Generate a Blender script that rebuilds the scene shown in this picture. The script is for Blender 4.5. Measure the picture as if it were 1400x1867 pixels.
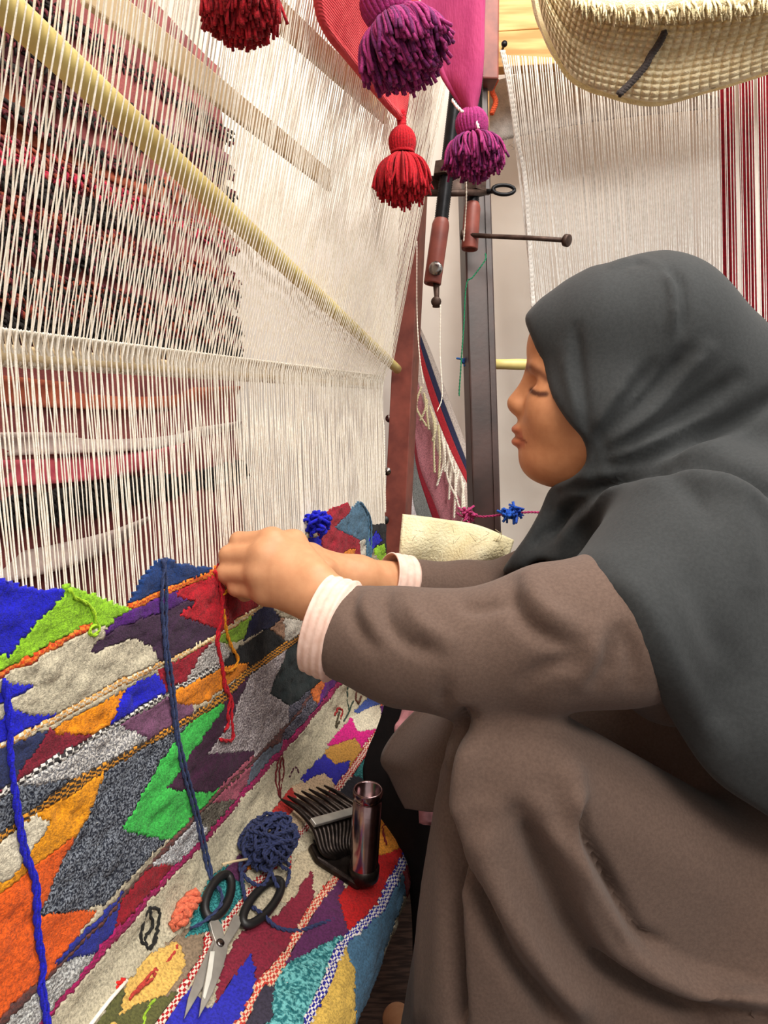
import bpy, math, random
import numpy as np
from math import sin, cos, pi, radians, atan2

for _o in list(bpy.data.objects):
    bpy.data.objects.remove(_o, do_unlink=True)
SC = bpy.context.scene
COL = SC.collection
rng = np.random.default_rng(7)
random.seed(7)

# ------------------------------------------------------------------ camera
FPX, IW, IH = 1400.0, 1400, 1867
CAM = np.array([0, 0, 0.80])
PITCH, ROLL = radians(7.8), radians(-1.0)
_f = np.array([0, cos(PITCH), -sin(PITCH)])
_r0 = np.array([1.0, 0, 0])
_u0 = np.cross(_r0, _f)
_r = cos(ROLL) * _r0 + sin(ROLL) * _u0
_u = -sin(ROLL) * _r0 + cos(ROLL) * _u0
cd = bpy.data.cameras.new('camera')
cd.sensor_width = 36
cd.lens = FPX / IH * 36
cd.clip_start = 0.02
camo = bpy.data.objects.new('camera', cd)
COL.objects.link(camo)
from mathutils import Matrix, Vector
camo.matrix_world = Matrix(((_r[0], _u[0], -_f[0], CAM[0]), (_r[1], _u[1], -_f[1], CAM[1]), (_r[2], _u[2], -_f[2], CAM[2]), (0, 0, 0, 1)))
SC.camera = camo

# ------------------------------------------------------------------ light
SC.view_settings.view_transform = 'Standard'
SC.view_settings.look = 'None'
SC.view_settings.gamma = 1
SC.view_settings.use_curve_mapping = False
SC.view_settings.exposure = 0.0
wd = bpy.data.worlds.new('world')
SC.world = wd
wd.use_nodes = True
wd.node_tree.nodes['Background'].inputs[0].default_value = (1.0, 0.965, 0.92, 1)
wd.node_tree.nodes['Background'].inputs[1].default_value = 0.74


def lamp(name, loc, size, sizey, power, target, col=(1, .95, .88)):
    l = bpy.data.lights.new(name, 'AREA')
    l.shape = 'RECTANGLE'
    l.size, l.size_y, l.energy, l.color = size, sizey, power, col
    o = bpy.data.objects.new(name, l)
    o.location = loc
    d = Vector(target) - Vector(loc)
    o.rotation_euler = d.to_track_quat('-Z', 'Y').to_euler()
    COL.objects.link(o)


lamp('ceiling_light', (0.15, 0.25, 2.45), 1.3, 00.7, 29, (0.15, 0.9, 0.5))
lamp('shop_ceiling_light', (0.9, -1.2, 2.5), 1.2, 0.6, 52, (0.4, 0.8, 0.6))

lamp('rear_wall_fill', (0.75, 0.85, 2.45), 1.0, 0.5, 36, (0.5, 2.1, 0.7))  # unseen lamp, added to brighten the back wall

# ------------------------------------------------------------------ frame of the loom
def ray(x, y):
    return _f + (x - IW / 2) / FPX * _r - (y - IH / 2) / FPX * _u


def px(x, y, d):
    return CAM + d * ray(x, y)


def proj(P):
    d = np.asarray(P, float) - CAM
    z = np.maximum(d @ _f, 1e-3)
    return np.stack([IW / 2 + FPX * (d @ _r) / z, IH / 2 - FPX * (d @ _u) / z, z], -1)


AZ = radians(16.04)
L = np.array([sin(AZ), cos(AZ), 0])
N = np.array([cos(AZ), -sin(AZ), 0])
Z = np.array([0, 0, 1.0])


def lw(s, n, z):
    return s * L + n * N + np.array([0, 0, z])


def on_n(x, y, n):
    d = ray(x, y)
    return CAM + d * (n / (d @ N))


def on_y(x, y, Y):
    d = ray(x, y)
    return CAM + d * (Y / d[1])


def on_z(x, y, z):
    d = ray(x, y)
    return CAM + d * ((z - CAM[2]) / d[2])


def catmull(P, m=8):
    P = np.asarray(P, float)
    if len(P) < 3:
        return np.array([P[0] + (P[-1] - P[0]) * t for t in np.linspace(0, 1, m + 1)])
    Q = np.vstack([2 * P[0] - P[1], P, 2 * P[-1] - P[-2]])
    out = []
    for i in range(1, len(Q) - 2):
        a, b, c, d = Q[i - 1], Q[i], Q[i + 1], Q[i + 2]
        for t in np.arange(m) / m:
            out.append(.5 * (2 * b + (c - a) * t + (2 * a - 5 * b + 4 * c - d) * t * t + (3 * b - a - 3 * c + d) * t ** 3))
    out.append(Q[-2])
    return np.array(out)


# ------------------------------------------------------------------ object helpers
def link(name, mesh, parent=None):
    o = bpy.data.objects.new(name, mesh)
    COL.objects.link(o)
    if parent is not None:
        o.parent = parent
    return o


def tag(o, label, cat, group=None):
    o['label'] = label
    o['category'] = cat
    if group:
        o['group'] = group
    return o


def thing(name, label, cat, group=None, loc=(0, 0, 0)):
    o = bpy.data.objects.new(name, None)
    o.empty_display_size = .02
    COL.objects.link(o)
    return tag(o, label, cat, group)


def mk(name, V, Fc, mat, parent=None, smooth=True):
    me = bpy.data.meshes.new(name)
    V = np.asarray(V, np.float32)
    me.from_pydata(V.tolist(), [], [list(map(int, f)) for f in Fc])
    if smooth:
        me.polygons.foreach_set('use_smooth', np.ones(len(me.polygons), bool))
    if mat is not None:
        me.materials.append(mat)
    me.update()
    return link(name, me, parent)


def merge(parts):
    Vs, Fs, k = [], [], 0
    for V, F in parts:
        V = np.asarray(V, float)
        Vs.append(V)
        Fs += [[i + k for i in f] for f in F]
        k += len(V)
    return np.vstack(Vs), Fs


def frames(P):
    P = np.asarray(P, float)
    T = np.gradient(P, axis=0)
    T /= np.linalg.norm(T, axis=1)[:, None] + 1e-12
    a = np.array([0, 0, 1.0]) if abs(T[0][2]) < .9 else np.array([1.0, 0, 0])
    A = []
    for t in T:
        a = a - t * (a @ t)
        a = a / (np.linalg.norm(a) + 1e-12)
        A.append(a)
    A = np.array(A)
    return T, A, np.cross(T, A)


def tube(P, r, k=6, cap=True):
    P = np.asarray(P, float)
    r = np.broadcast_to(np.asarray(r, float), (len(P),))
    T, A, B = frames(P)
    th = np.arange(k) * 2 * pi / k
    V = (P[:, None] + r[:, None, None] * (A[:, None] * np.cos(th)[None, :, None] + B[:, None] * np.sin(th)[None, :, None])).reshape(-1, 3)
    F = []
    for i in range(len(P) - 1):
        for j in range(k):
            F.append((i * k + j, i * k + (j + 1) % k, (i + 1) * k + (j + 1) % k, (i + 1) * k + j))
    if cap:
        F.append(tuple(range(k))[::-1])
        F.append(tuple((len(P) - 1) * k + j for j in range(k)))
    return V, F


def yarn(P, r, plies=2, pitch=.012, k=5, m=8, jitter=0):
    """a twisted plied yarn along a smooth curve"""
    P = catmull(P, m)
    seg = np.linalg.norm(np.diff(P, axis=0), axis=1)
    s = np.r_[0, np.cumsum(seg)]
    n = max(4, min(400, int(s[-1] / (pitch / 7))))
    q = np.linspace(0, s[-1], n)
    P = np.stack([np.interp(q, s, P[:, i]) for i in range(3)], 1)
    if jitter:
        P = P + rng.normal(0, jitter, P.shape)
    T, A, B = frames(P)
    parts = []
    for j in range(plies):
        a = q / pitch * 2 * pi + j * 2 * pi / plies
        parts.append(tube(P + r * .5 * (A * np.cos(a)[:, None] + B * np.sin(a)[:, None]), r * .62, k))
    return merge(parts)


def box(c, X, Y, Zv, hx, hy, hz):
    c = np.asarray(c, float)
    V = [c + X * hx * i + Y * hy * j + Zv * hz * k for i in (-1, 1) for j in (-1, 1) for k in (-1, 1)]
    F = [(0, 1, 3, 2), (4, 6, 7, 5), (0, 4, 5, 1), (2, 3, 7, 6), (0, 2, 6, 4), (1, 5, 7, 3)]
    return np.array(V), F


def bevel(o, w=.002, seg=2):
    m = o.modifiers.new('bevel', 'BEVEL')
    m.width, m.segments, m.limit_method = w, seg, 'ANGLE'
    return o


def solid(o, t, off=0):
    m = o.modifiers.new('solid', 'SOLIDIFY')
    m.thickness, m.offset = t, off
    return o


def subsurf(o, n=1):
    m = o.modifiers.new('sub', 'SUBSURF')
    m.levels = m.render_levels = n
    return o


def grid(fn, nu, nv):
    V = [fn(i / (nu - 1), j / (nv - 1)) for j in range(nv) for i in range(nu)]
    F = [(j * nu + i, j * nu + i + 1, (j + 1) * nu + i + 1, (j + 1) * nu + i) for j in range(nv - 1) for i in range(nu - 1)]
    return np.array(V), F


def lathe(axis0, axis1, prof, k=24):
    """prof: list of (t along axis in metres, radius)"""
    a0 = np.asarray(axis0, float)
    ax = np.asarray(axis1, float) - a0
    ax /= np.linalg.norm(ax)
    P = np.array([a0 + ax * t for t, r in prof])
    b = np.cross(ax, [0, 0, 1.0]) if abs(ax[2]) < .9 else np.cross(ax, [1.0, 0, 0])
    b /= np.linalg.norm(b)
    c = np.cross(ax, b)
    V, F = [], []
    for (t, r), p in zip(prof, P):
        for j in range(k):
            a = 2 * pi * j / k
            V.append(p + r * (b * cos(a) + c * sin(a)))
    for i in range(len(prof) - 1):
        for j in range(k):
            F.append((i * k + j, i * k + (j + 1) % k, (i + 1) * k + (j + 1) % k, (i + 1) * k + j))
    return np.array(V), F


def in_poly(x, y, poly):
    poly = np.asarray(poly, float)
    ins = np.zeros(np.shape(x), bool)
    n = len(poly)
    for i in range(n):
        x0, y0 = poly[i]
        x1, y1 = poly[(i + 1) % n]
        if y0 == y1:
            continue
        c = ((y0 > y) != (y1 > y)) & (x < (x1 - x0) * (y - y0) / (y1 - y0) + x0)
        ins ^= c
    return ins


def d_line(x, y, pts, closed=False):
    """distance to a polyline in the plane"""
    pts = np.asarray(pts, float)
    if closed:
        pts = np.vstack([pts, pts[:1]])
    d = np.full(np.shape(x), 1e9)
    for (x0, y0), (x1, y1) in zip(pts[:-1], pts[1:]):
        ex, ey = x1 - x0, y1 - y0
        t = np.clip(((x - x0) * ex + (y - y0) * ey) / (ex * ex + ey * ey + 1e-9), 0, 1)
        d = np.minimum(d, np.hypot(x - x0 - t * ex, y - y0 - t * ey))
    return d


# ------------------------------------------------------------------ materials
def lin(c):
    c = np.asarray(c, float) / 255
    c = np.where(c <= .04045, c / 12.92, ((c + .055) / 1.055) ** 2.4)
    return (float(c[0]), float(c[1]), float(c[2]), 1)


def mat(name, c, c2=None, nscale=60, rough=.9, metal=0, bump=.3, bscale=300, spec=.25, fleck=0, bdist=.001, sheen=0, wave=None, attr=None, stretch=None, lo=.35, hi=.65):
    m = bpy.data.materials.new(name)
    m.use_nodes = True
    nt = m.node_tree
    b = nt.nodes['Principled BSDF']
    b.inputs['Roughness'].default_value = rough
    b.inputs['Metallic'].default_value = metal
    b.inputs['Specular IOR Level'].default_value = spec
    if sheen:
        b.inputs['Sheen Weight'].default_value = sheen
        b.inputs['Sheen Roughness'].default_value = .6
    tc = nt.nodes.new('ShaderNodeTexCoord')
    src = tc.outputs['Object']
    if stretch:
        mp = nt.nodes.new('ShaderNodeMapping')
        mp.inputs['Scale'].default_value = stretch
        nt.links.new(src, mp.inputs['Vector'])
        src = mp.outputs[0]
    if c2 is None:
        c2 = [v * .8 for v in c]
    no = nt.nodes.new('ShaderNodeTexNoise')
    no.inputs['Scale'].default_value = fleck or nscale
    no.inputs['Detail'].default_value = 3 if not fleck else 1.5
    nt.links.new(src, no.inputs['Vector'])
    rp = nt.nodes.new('ShaderNodeValToRGB')
    rp.color_ramp.elements[0].position = lo
    rp.color_ramp.elements[1].position = hi
    rp.color_ramp.elements[0].color = lin(c2)
    rp.color_ramp.elements[1].color = lin(c)
    nt.links.new(no.outputs['Fac'], rp.inputs['Fac'])
    colout = rp.outputs['Color']
    if attr:
        at = nt.nodes.new('ShaderNodeAttribute')
        at.attribute_name = attr
        mx = nt.nodes.new('ShaderNodeMix')
        mx.data_type = 'RGBA'
        mx.blend_type = 'MULTIPLY'
        mx.inputs[0].default_value = 1
        nt.links.new(colout, mx.inputs[6])
        nt.links.new(at.outputs['Color'], mx.inputs[7])
        colout = mx.outputs[2]
    nt.links.new(colout, b.inputs['Base Color'])
    if bump:
        bn = nt.nodes.new('ShaderNodeTexNoise')
        bn.inputs['Scale'].default_value = bscale
        bn.inputs['Detail'].default_value = 2
        nt.links.new(src, bn.inputs['Vector'])
        h = bn.outputs['Fac']
        if wave:
            wv = nt.nodes.new('ShaderNodeTexWave')
            wv.bands_direction = wave[0]
            wv.inputs['Scale'].default_value = wave[1]
            wv.inputs['Distortion'].default_value = wave[2]
            wv.inputs['Detail'].default_value = 1
            nt.links.new(src, wv.inputs['Vector'])
            ad = nt.nodes.new('ShaderNodeMath')
            nt.links.new(h, ad.inputs[0])
            nt.links.new(wv.outputs['Fac'], ad.inputs[1])
            h = ad.outputs[0]
        bp = nt.nodes.new('ShaderNodeBump')
        bp.inputs['Strength'].default_value = bump
        bp.inputs['Distance'].default_value = bdist
        nt.links.new(h, bp.inputs['Height'])
        nt.links.new(bp.outputs[0], b.inputs['Normal'])
    return m


_wool = {}


def wool(c, c2=None, fleck=0):
    key = (tuple(c), tuple(c2) if c2 else None, fleck)
    if key not in _wool:
        if fleck:
            _wool[key] = mat('wool_mix', c, c2, fleck=fleck, bump=.9, bscale=420, bdist=.003, lo=.42, hi=.6)
        else:
            _wool[key] = mat('wool', c, [v * .72 for v in c], nscale=420, bump=.6, bscale=800, bdist=.0015, sheen=.05, lo=.3, hi=.62)
    return _wool[key]


M_cotton = mat('cotton_thread', (250, 244, 232), (236, 226, 208), nscale=200, bump=.4, bscale=900)
M_steel_red = mat('red_oxide_steel', (132, 66, 54), (104, 48, 40), nscale=30, rough=.5, bump=.15, bscale=120, spec=.4)
M_steel_dark = mat('dark_brown_steel', (70, 50, 46), (48, 36, 34), nscale=14, rough=.42, bump=.15, bscale=120, spec=.5)
M_thread = mat('black_threaded_steel', (34, 34, 36), (22, 22, 24), rough=.4, metal=.6, bump=.1)
M_rust = mat('rusty_iron', (84, 66, 58), (58, 44, 38), nscale=80, rough=.5, metal=.5, bump=.3)
M_bamboo = mat('bamboo', (224, 206, 132), (200, 176, 104), nscale=14, rough=.45, bump=.1, bscale=90, spec=.4)
M_pine = mat('pine_wood', (206, 166, 108), (172, 124, 70), nscale=7, rough=.6, bump=.1, stretch=(1, 6, 9))
M_lath = mat('pale_wood', (222, 202, 165), (200, 176, 136), nscale=9, rough=.6, bump=.1)
M_wall = mat('whitewashed_plaster', (236, 230, 222), (228, 220, 210), nscale=3.5, rough=.95, bump=.5, bscale=9, bdist=.012)
M_floor = mat('dark_wood', (86, 66, 58), (48, 36, 33), nscale=9, rough=.55, bump=.3, bscale=60, stretch=(3, 18, 3), lo=.4, hi=.6)
M_chrome = mat('worn_steel', (150, 145, 142), (105, 98, 96), nscale=40, rough=.22, metal=1, bump=.05)
M_iron = mat('dark_iron', (62, 54, 50), (36, 31, 30), nscale=90, rough=.38, metal=.85, bump=.2)
M_skin = mat('skin', (200, 145, 106), (192, 136, 98), nscale=90, rough=.5, bump=.12, bscale=700, bdist=.0006, spec=.35, attr='tint')
M_dress = mat('brown_cotton', (98, 79, 69), (88, 70, 61), nscale=350, rough=.92, bump=.35, bscale=1100, bdist=.0006, sheen=.08)
M_hijab = mat('charcoal_jersey', (47, 49, 50), (41, 43, 44), nscale=300, rough=.8, bump=.25, bscale=1200, bdist=.0005, spec=.2, sheen=.06)
M_black = mat('black_cotton', (26, 21, 22), rough=.9)
M_pink = mat('pink_cotton', (226, 158, 164), rough=.9)
M_cuff = mat('pale_pink_rib', (232, 200, 186), (222, 186, 170), nscale=120, bump=.2)
M_cream = mat('cream_cloth', (232, 224, 188), (222, 210, 168), nscale=30, bump=.9, bscale=260, bdist=.002)
M_plasticblack = mat('black_plastic', (28, 27, 28), rough=.45, bump=0, spec=.5)

# ------------------------------------------------------------------ room
def struct(o):
    o['kind'] = 'structure'
    return o


fl = thing('floor', 'x', 'x')
del fl['label'], fl['category']
fl['kind'] = 'structure'
V, F = box((0.4, .8, -.03), np.array([1., 0, 0]), np.array([0, 1., 0]), Z, 2.6, 2.4, .028)
mk('subfloor', V, F, M_floor, fl, False)
base_me = None
for i in range(26):
    w = .18
    V, F = box((0, 0, 0), N, L, Z, w / 2 - .0015, 2.2, .004)
    if base_me is None:
        o = mk('plank', V, F, M_floor, fl, False)
        base_me = o.data
    else:
        o = link('plank', base_me, fl)
    p = lw(.8 + random.uniform(-.05, .05), -1.7 + i * w, 0)
    o.location = (p[0], p[1], -.004)

YW = 2.15
V, F = grid(lambda u, v: np.array([-1.6 + 4.0 * u, YW, 2.6 * v]), 2, 2)
struct(solid(mk('wall_back', V, F, M_wall, None, False), .06, 1))
V, F = grid(lambda u, v: lw(-1.2 + 3.4 * u, -1.06, 2.6 * v), 2, 2)
M_wall_l = mat('warm_plaster', (226, 208, 192), (216, 196, 180), nscale=3.5, rough=.95, bump=.5, bscale=9, bdist=.012)
struct(solid(mk('wall_left', V, F, M_wall_l, None, False), .06, 1))

# ------------------------------------------------------------------ the kilim on the loom
N0 = -.40
prof = [(-.40, .74), (-.40, .60), (-.40, .46), (-.40, .38), (-.398, .338), (-.391, .316), (-.376, .299), (-.340, .275), (-.300, .252), (-.265, .236),
        (-.243, .2215), (-.2345, .202), (-.2345, .182), (-.242, .160), (-.255, .140), (-.28, .115), (-.32, .10), (-.36, .112), (-.388, .15)]
PR = catmull(prof, 40)
_s = np.r_[0, np.cumsum(np.linalg.norm(np.diff(PR, axis=0), axis=1))]
DT = .0021
_q = np.arange(0, _s[-1], DT)
PR = np.stack([np.interp(_q, _s, PR[:, 0]), np.interp(_q, _s, PR[:, 1])], 1)
PRt = np.gradient(PR, axis=0)
PRt /= np.linalg.norm(PRt, axis=1)[:, None]
PRn = np.stack([-PRt[:, 1], PRt[:, 0]], 1)      # towards the weaver / up
RAT = (PR[:, 1] - CAM[2]) / PR[:, 0]
ISIL = int(np.argmax(RAT))


def rug_at(x, y, off=0.0):
    """the point of the cloth seen at a pixel, raised by off along the cloth's normal"""
    d = ray(x, y)
    q = d[2] / (d @ N)
    i = np.interp(q, RAT[:ISIL + 1], np.arange(ISIL + 1))
    i0 = int(i)
    i1 = min(i0 + 1, len(PR) - 1)
    w = i - i0
    n, z = PR[i0] * (1 - w) + PR[i1] * w
    t = n / (d @ N)
    s = (CAM + t * d) @ L
    nn, nz = PRn[i0]
    return lw(s, n + nn * off, z + nz * off)


FELL = [(-60, 1040), (0, 1058), (60, 1072), (104, 1073), (110, 1065), (126, 1066), (170, 1085), (222, 1104), (228, 1104), (245, 1070), (262, 1045), (278, 1024), (292, 1014),
        (322, 1027), (365, 1033), (384, 1036), (402, 1022), (420, 990), (470, 978), (520, 985), (545, 985), (575, 950), (605, 924), (630, 917), (638, 926), (651, 913), (664, 930), (673, 957), (684, 956), (697, 955), (702, 958)]
_fp = np.array([on_n(x, y, N0) for x, y in FELL])
FS, FZ = _fp @ L, _fp[:, 2]


def fell(s):
    return np.interp(s, FS, FZ)


S0, S1, DS = -.12, 1.395, .0035
cs = np.arange(S0, S1, DS)

BLUE, LIME, NAVY = (22, 24, 200), (150, 208, 40), (24, 58, 118)
P = []          # (colour spec, polygon in photo pixels)


def poly(c, *pts, c2=None, fleck=0):
    P.append(((tuple(c), c2, fleck), pts, None))


def stripe(c, c2, w, *pts):
    P.append(((tuple(c), None, 0), pts, (w, (tuple(c2), None, 0))))


GREYMIX = dict(c2=(38, 42, 54), fleck=520)
LTMIX = dict(c2=(150, 146, 142), fleck=520)
poly((196, 184, 158), (-900, 700), (1500, 700), (1500, 2300), (-900, 2300))     # ground colour of the cloth
poly(BLUE, (-200, 1000), (108, 1060), (107, 1085), (60, 1130), (30, 1165), (0, 1205), (-200, 1350))
poly(LIME, (107, 1055), (130, 1060), (224, 1104), (165, 1138), (0, 1224), (-60, 1260), (-60, 1260), (0, 1205), (30, 1165), (60, 1130), (107, 1085))
poly(NAVY, (224, 1110), (228, 1095), (245, 1065), (278, 1020), (292, 1008), (330, 1022), (388, 1030), (386, 1042), (240, 1104))
poly((14, 24, 62), (270, 1035), (280, 1020), (292, 1008), (328, 1022), (312, 1034), (295, 1028), (282, 1040))
poly((206, 196, 170), (0, 1235), (165, 1143), (190, 1138), (155, 1190), (235, 1160), (275, 1180), (287, 1207), (200, 1240), (100, 1298), (60, 1330), (-80, 1390), (-80, 1270))
poly(BLUE, (-80, 1290), (-60, 1260), (5, 1244), (70, 1247), (30, 1262), (6, 1276), (4, 1288), (50, 1300), (105, 1298), (60, 1328), (0, 1346), (-80, 1400))
poly((84, 28, 122), (188, 1140), (215, 1122), (280, 1096), (348, 1080), (352, 1095), (300, 1112), (240, 1128), (185, 1158))
poly((64, 38, 66), (153, 1194), (185, 1155), (240, 1130), (300, 1111), (335, 1092), (350, 1098), (322, 1118), (380, 1138), (400, 1150), (375, 1166), (305, 1203), (283, 1205), (275, 1180), (235, 1160))
poly((190, 18, 38), (318, 1074), (385, 1042), (402, 1016), (424, 970), (470, 965), (520, 980), (500, 1080), (455, 1114), (400, 1146), (380, 1140), (320, 1120), (350, 1096), (315, 1084))
poly((150, 12, 26), (420, 1040), (520, 1000), (500, 1085), (455, 1114), (405, 1142), (410, 1080))
poly((246, 148, 14), (80, 1334), (110, 1314), (230, 1250), (207, 1285), (190, 1322), (160, 1336), (90, 1338))
poly(BLUE, (228, 1252), (250, 1236), (280, 1227), (293, 1245), (298, 1263), (240, 1292), (190, 1320), (207, 1285))
poly((132, 26, 48), (12, 1432), (85, 1327), (100, 1336), (160, 1336), (188, 1325), (140, 1357), (15, 1434))
poly((42, 52, 96), (-80, 1400), (0, 1356), (75, 1331), (86, 1327), (18, 1420), (-80, 1480))
poly((158, 20, 42), (284, 1220), (305, 1206), (385, 1162), (355, 1195), (335, 1242), (315, 1250), (294, 1256))
poly((200, 194, 188), (333, 1243), (355, 1195), (384, 1165), (400, 1170), (418, 1188), (400, 1208), (350, 1238), **LTMIX)
poly((24, 24, 26), (392, 1214), (430, 1178), (488, 1143), (522, 1165), (500, 1180), (448, 1208), (400, 1220))
poly((142, 184, 52), (390, 1167), (405, 1150), (430, 1130), (455, 1114), (470, 1106), (440, 1162), (410, 1172))
poly((28, 28, 66), (438, 1166), (456, 1113), (484, 1100), (512, 1130), (480, 1146))
poly((172, 132, 106), (488, 1146), (510, 1122), (518, 1145), (516, 1166))
poly((222, 214, 200), (512, 1126), (560, 1130), (540, 1160), (516, 1168))
poly((214, 210, 204), (15, 1434), (140, 1358), (188, 1327), (202, 1312), (268, 1346), (250, 1357), (200, 1384), (120, 1418), (40, 1432), c2=(120, 120, 124), fleck=520)
poly((124, 78, 110), (200, 1312), (300, 1262), (318, 1270), (348, 1285), (342, 1304), (270, 1348), (255, 1340))
poly((244, 142, 20), (315, 1256), (350, 1238), (400, 1214), (450, 1206), (446, 1220), (385, 1266), (365, 1280), (330, 1284), (315, 1276))
poly((120, 126, 136), (-80, 1500), (0, 1440), (40, 1430), (120, 1416), (60, 1466), (0, 1512), (-80, 1580), **GREYMIX)
poly((222, 212, 188), (-80, 1600), (0, 1524), (60, 1482), (102, 1458), (80, 1502), (40, 1560), (0, 1622), (-80, 1690))
poly((240, 156, 18), (60, 1482), (196, 1390), (178, 1420), (152, 1490), (132, 1520), (75, 1562), (0, 1612), (40, 1560), (85, 1497))
poly((128, 134, 144), (196, 1390), (275, 1352), (346, 1312), (300, 1366), (270, 1415), (215, 1510), (300, 1527), (250, 1575), (180, 1648), (65, 1667), (105, 1570), (130, 1520), (150, 1490), (175, 1420), **GREYMIX)
poly((64, 196, 80), (396, 1270), (402, 1286), (340, 1385), (300, 1440), (386, 1440), (342, 1500), (300, 1530), (215, 1510), (270, 1415), (300, 1365), (346, 1308))
poly((66, 22, 56), (455, 1222), (425, 1250), (402, 1286), (298, 1436), (386, 1443), (405, 1420), (465, 1366), (377, 1371), (400, 1345), (420, 1290), (447, 1240))
poly((196, 186, 186), (373, 1373), (410, 1320), (447, 1238), (524, 1178), (505, 1250), (487, 1266), (520, 1285), (545, 1290), (500, 1345), (480, 1380), (460, 1368), c2=(132, 122, 126), fleck=520)
poly((26, 38, 40), (520, 1182), (562, 1143), (600, 1160), (612, 1215), (592, 1228), (550, 1268), (525, 1287), (487, 1264), (500, 1225))
poly((198, 124, 158), (553, 1196), (575, 1165), (612, 1200), (606, 1228), (585, 1230))
poly((226, 116, 46), (558, 1258), (596, 1228), (592, 1255), (575, 1287))
poly((96, 28, 118), (594, 1230), (622, 1236), (582, 1288), (574, 1284))
poly((112, 108, 120), (522, 1288), (560, 1256), (575, 1287), (520, 1345), (506, 1350), (522, 1312), c2=(60, 60, 74), fleck=520)
poly((104, 114, 130), (466, 1372), (510, 1350), (506, 1366), (450, 1432), (438, 1455), (453, 1398))
poly((176, 88, 108), (378, 1462), (400, 1425), (458, 1372), (452, 1395), (437, 1440), (427, 1457), (405, 1462))
poly((116, 110, 98), (353, 1480), (380, 1461), (428, 1456), (412, 1476), (370, 1528), c2=(84, 78, 70), fleck=520)
poly((206, 206, 206), (263, 1582), (300, 1531), (342, 1499), (356, 1488), (372, 1512), (337, 1556), (310, 1577), c2=(140, 140, 144), fleck=520)
poly((150, 16, 34), (213, 1645), (240, 1590), (258, 1577), (312, 1573), (252, 1647), (198, 1694), (208, 1668))
poly((38, 48, 150), (88, 1753), (150, 1690), (226, 1613), (200, 1692), (165, 1737), (100, 1755))
poly((242, 98, 22), (-80, 1690), (0, 1620), (75, 1561), (133, 1518), (105, 1570), (65, 1667), (172, 1658), (130, 1707), (60, 1792), (0, 1842), (-80, 1910))
poly((200, 200, 196), (58, 1803), (85, 1755), (167, 1735), (142, 1770), (80, 1845), (40, 1890), (10, 1890), c2=(134, 134, 134), fleck=520)
poly((64, 196, 80), (-80, 1910), (0, 1840), (55, 1790), (66, 1790), (10, 1900), (-80, 2000))
# the plain cream band and the bands on the roll
poly((196, 186, 160), (40, 1900), (130, 1790), (260, 1640), (370, 1525), (480, 1400), (560, 1310), (615, 1242), (720, 1240), (694, 1290), (560, 1412), (480, 1510), (395, 1605), (320, 1690), (250, 1770), (150, 1900))
poly((140, 120, 98), (150, 1900), (190, 1832), (260, 1760), (330, 1695), (372, 1690), (358, 1765), (270, 1900))
poly((92, 92, 50), (170, 1900), (215, 1800), (216, 1852), (292, 1826), (332, 1800), (300, 1870), (280, 1900))
poly((222, 178, 92), (213, 1855), (220, 1800), (270, 1738), (320, 1720), (337, 1760), (302, 1815), (250, 1832))
poly((64, 150, 150), (335, 1712), (352, 1660), (375, 1600), (440, 1560), (440, 1650), (385, 1700), c2=(30, 96, 100), fleck=520)
poly((90, 40, 80), (395, 1600), (430, 1560), (470, 1530), (470, 1560), (430, 1610))
poly((224, 120, 30), (440, 1560), (462, 1535), (470, 1560), (450, 1590))
poly((182, 46, 42), (478, 1500), (530, 1430), (542, 1465), (505, 1520))
poly((212, 184, 152), (528, 1436), (590, 1411), (596, 1430), (606, 1434), (600, 1455), (548, 1520), (500, 1580), (505, 1520), (541, 1463))
poly((46, 42, 168), (543, 1422), (588, 1374), (605, 1396), (636, 1386), (630, 1411), (606, 1434), (592, 1411))
poly((194, 142, 64), (586, 1374), (600, 1358), (645, 1345), (652, 1366), (636, 1388), (606, 1397))
poly((208, 24, 126), (590, 1362), (637, 1310), (650, 1340), (684, 1330), (656, 1366), (645, 1347), (600, 1362))
poly((222, 212, 188), (636, 1308), (690, 1283), (694, 1310), (682, 1332), (652, 1337))
poly((64, 86, 158), (640, 1300), (680, 1262), (692, 1285), (650, 1302))
poly((240, 116, 74), (680, 1258), (712, 1250), (712, 1282), (686, 1284))
poly((92, 30, 110), (690, 1290), (712, 1284), (706, 1312), (694, 1314))
poly((60, 130, 130), (630, 1415), (690, 1340), (730, 1330), (680, 1420), (645, 1440), c2=(30, 80, 84), fleck=520)
poly((40, 40, 50), (598, 1460), (632, 1412), (660, 1425), (700, 1420), (690, 1500), (640, 1560), (560, 1560))
poly((196, 180, 150), (495, 1640), (540, 1560), (600, 1535), (600, 1600), (567, 1645), (566, 1590), (522, 1650))
poly((132, 32, 54), (385, 1838), (400, 1762), (440, 1700), (500, 1672), (545, 1620), (566, 1588), (568, 1642), (530, 1692), (480, 1800), (440, 1880), (430, 1900), (380, 1900))
poly((42, 42, 172), (290, 1900), (345, 1795), (372, 1842), (392, 1828), (430, 1772), (455, 1738), (463, 1790), (430, 1880), (420, 1900))
poly((56, 50, 66), (430, 1900), (470, 1810), (498, 1795), (492, 1900))
poly((110, 182, 182), (490, 1900), (497, 1790), (520, 1762), (600, 1715), (626, 1710), (592, 1790), (540, 1900), c2=(36, 104, 110), fleck=260)
poly((92, 38, 86), (508, 1766), (560, 1682), (612, 1602), (642, 1640), (630, 1702), (600, 1716))
poly((190, 22, 24), (612, 1640), (680, 1562), (740, 1538), (742, 1562), (702, 1642), (632, 1704))
poly((226, 146, 46), (678, 1565), (690, 1500), (735, 1465), (760, 1505), (740, 1545))
poly((222, 182, 86), (545, 1900), (627, 1716), (648, 1770), (632, 1900))
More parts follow.
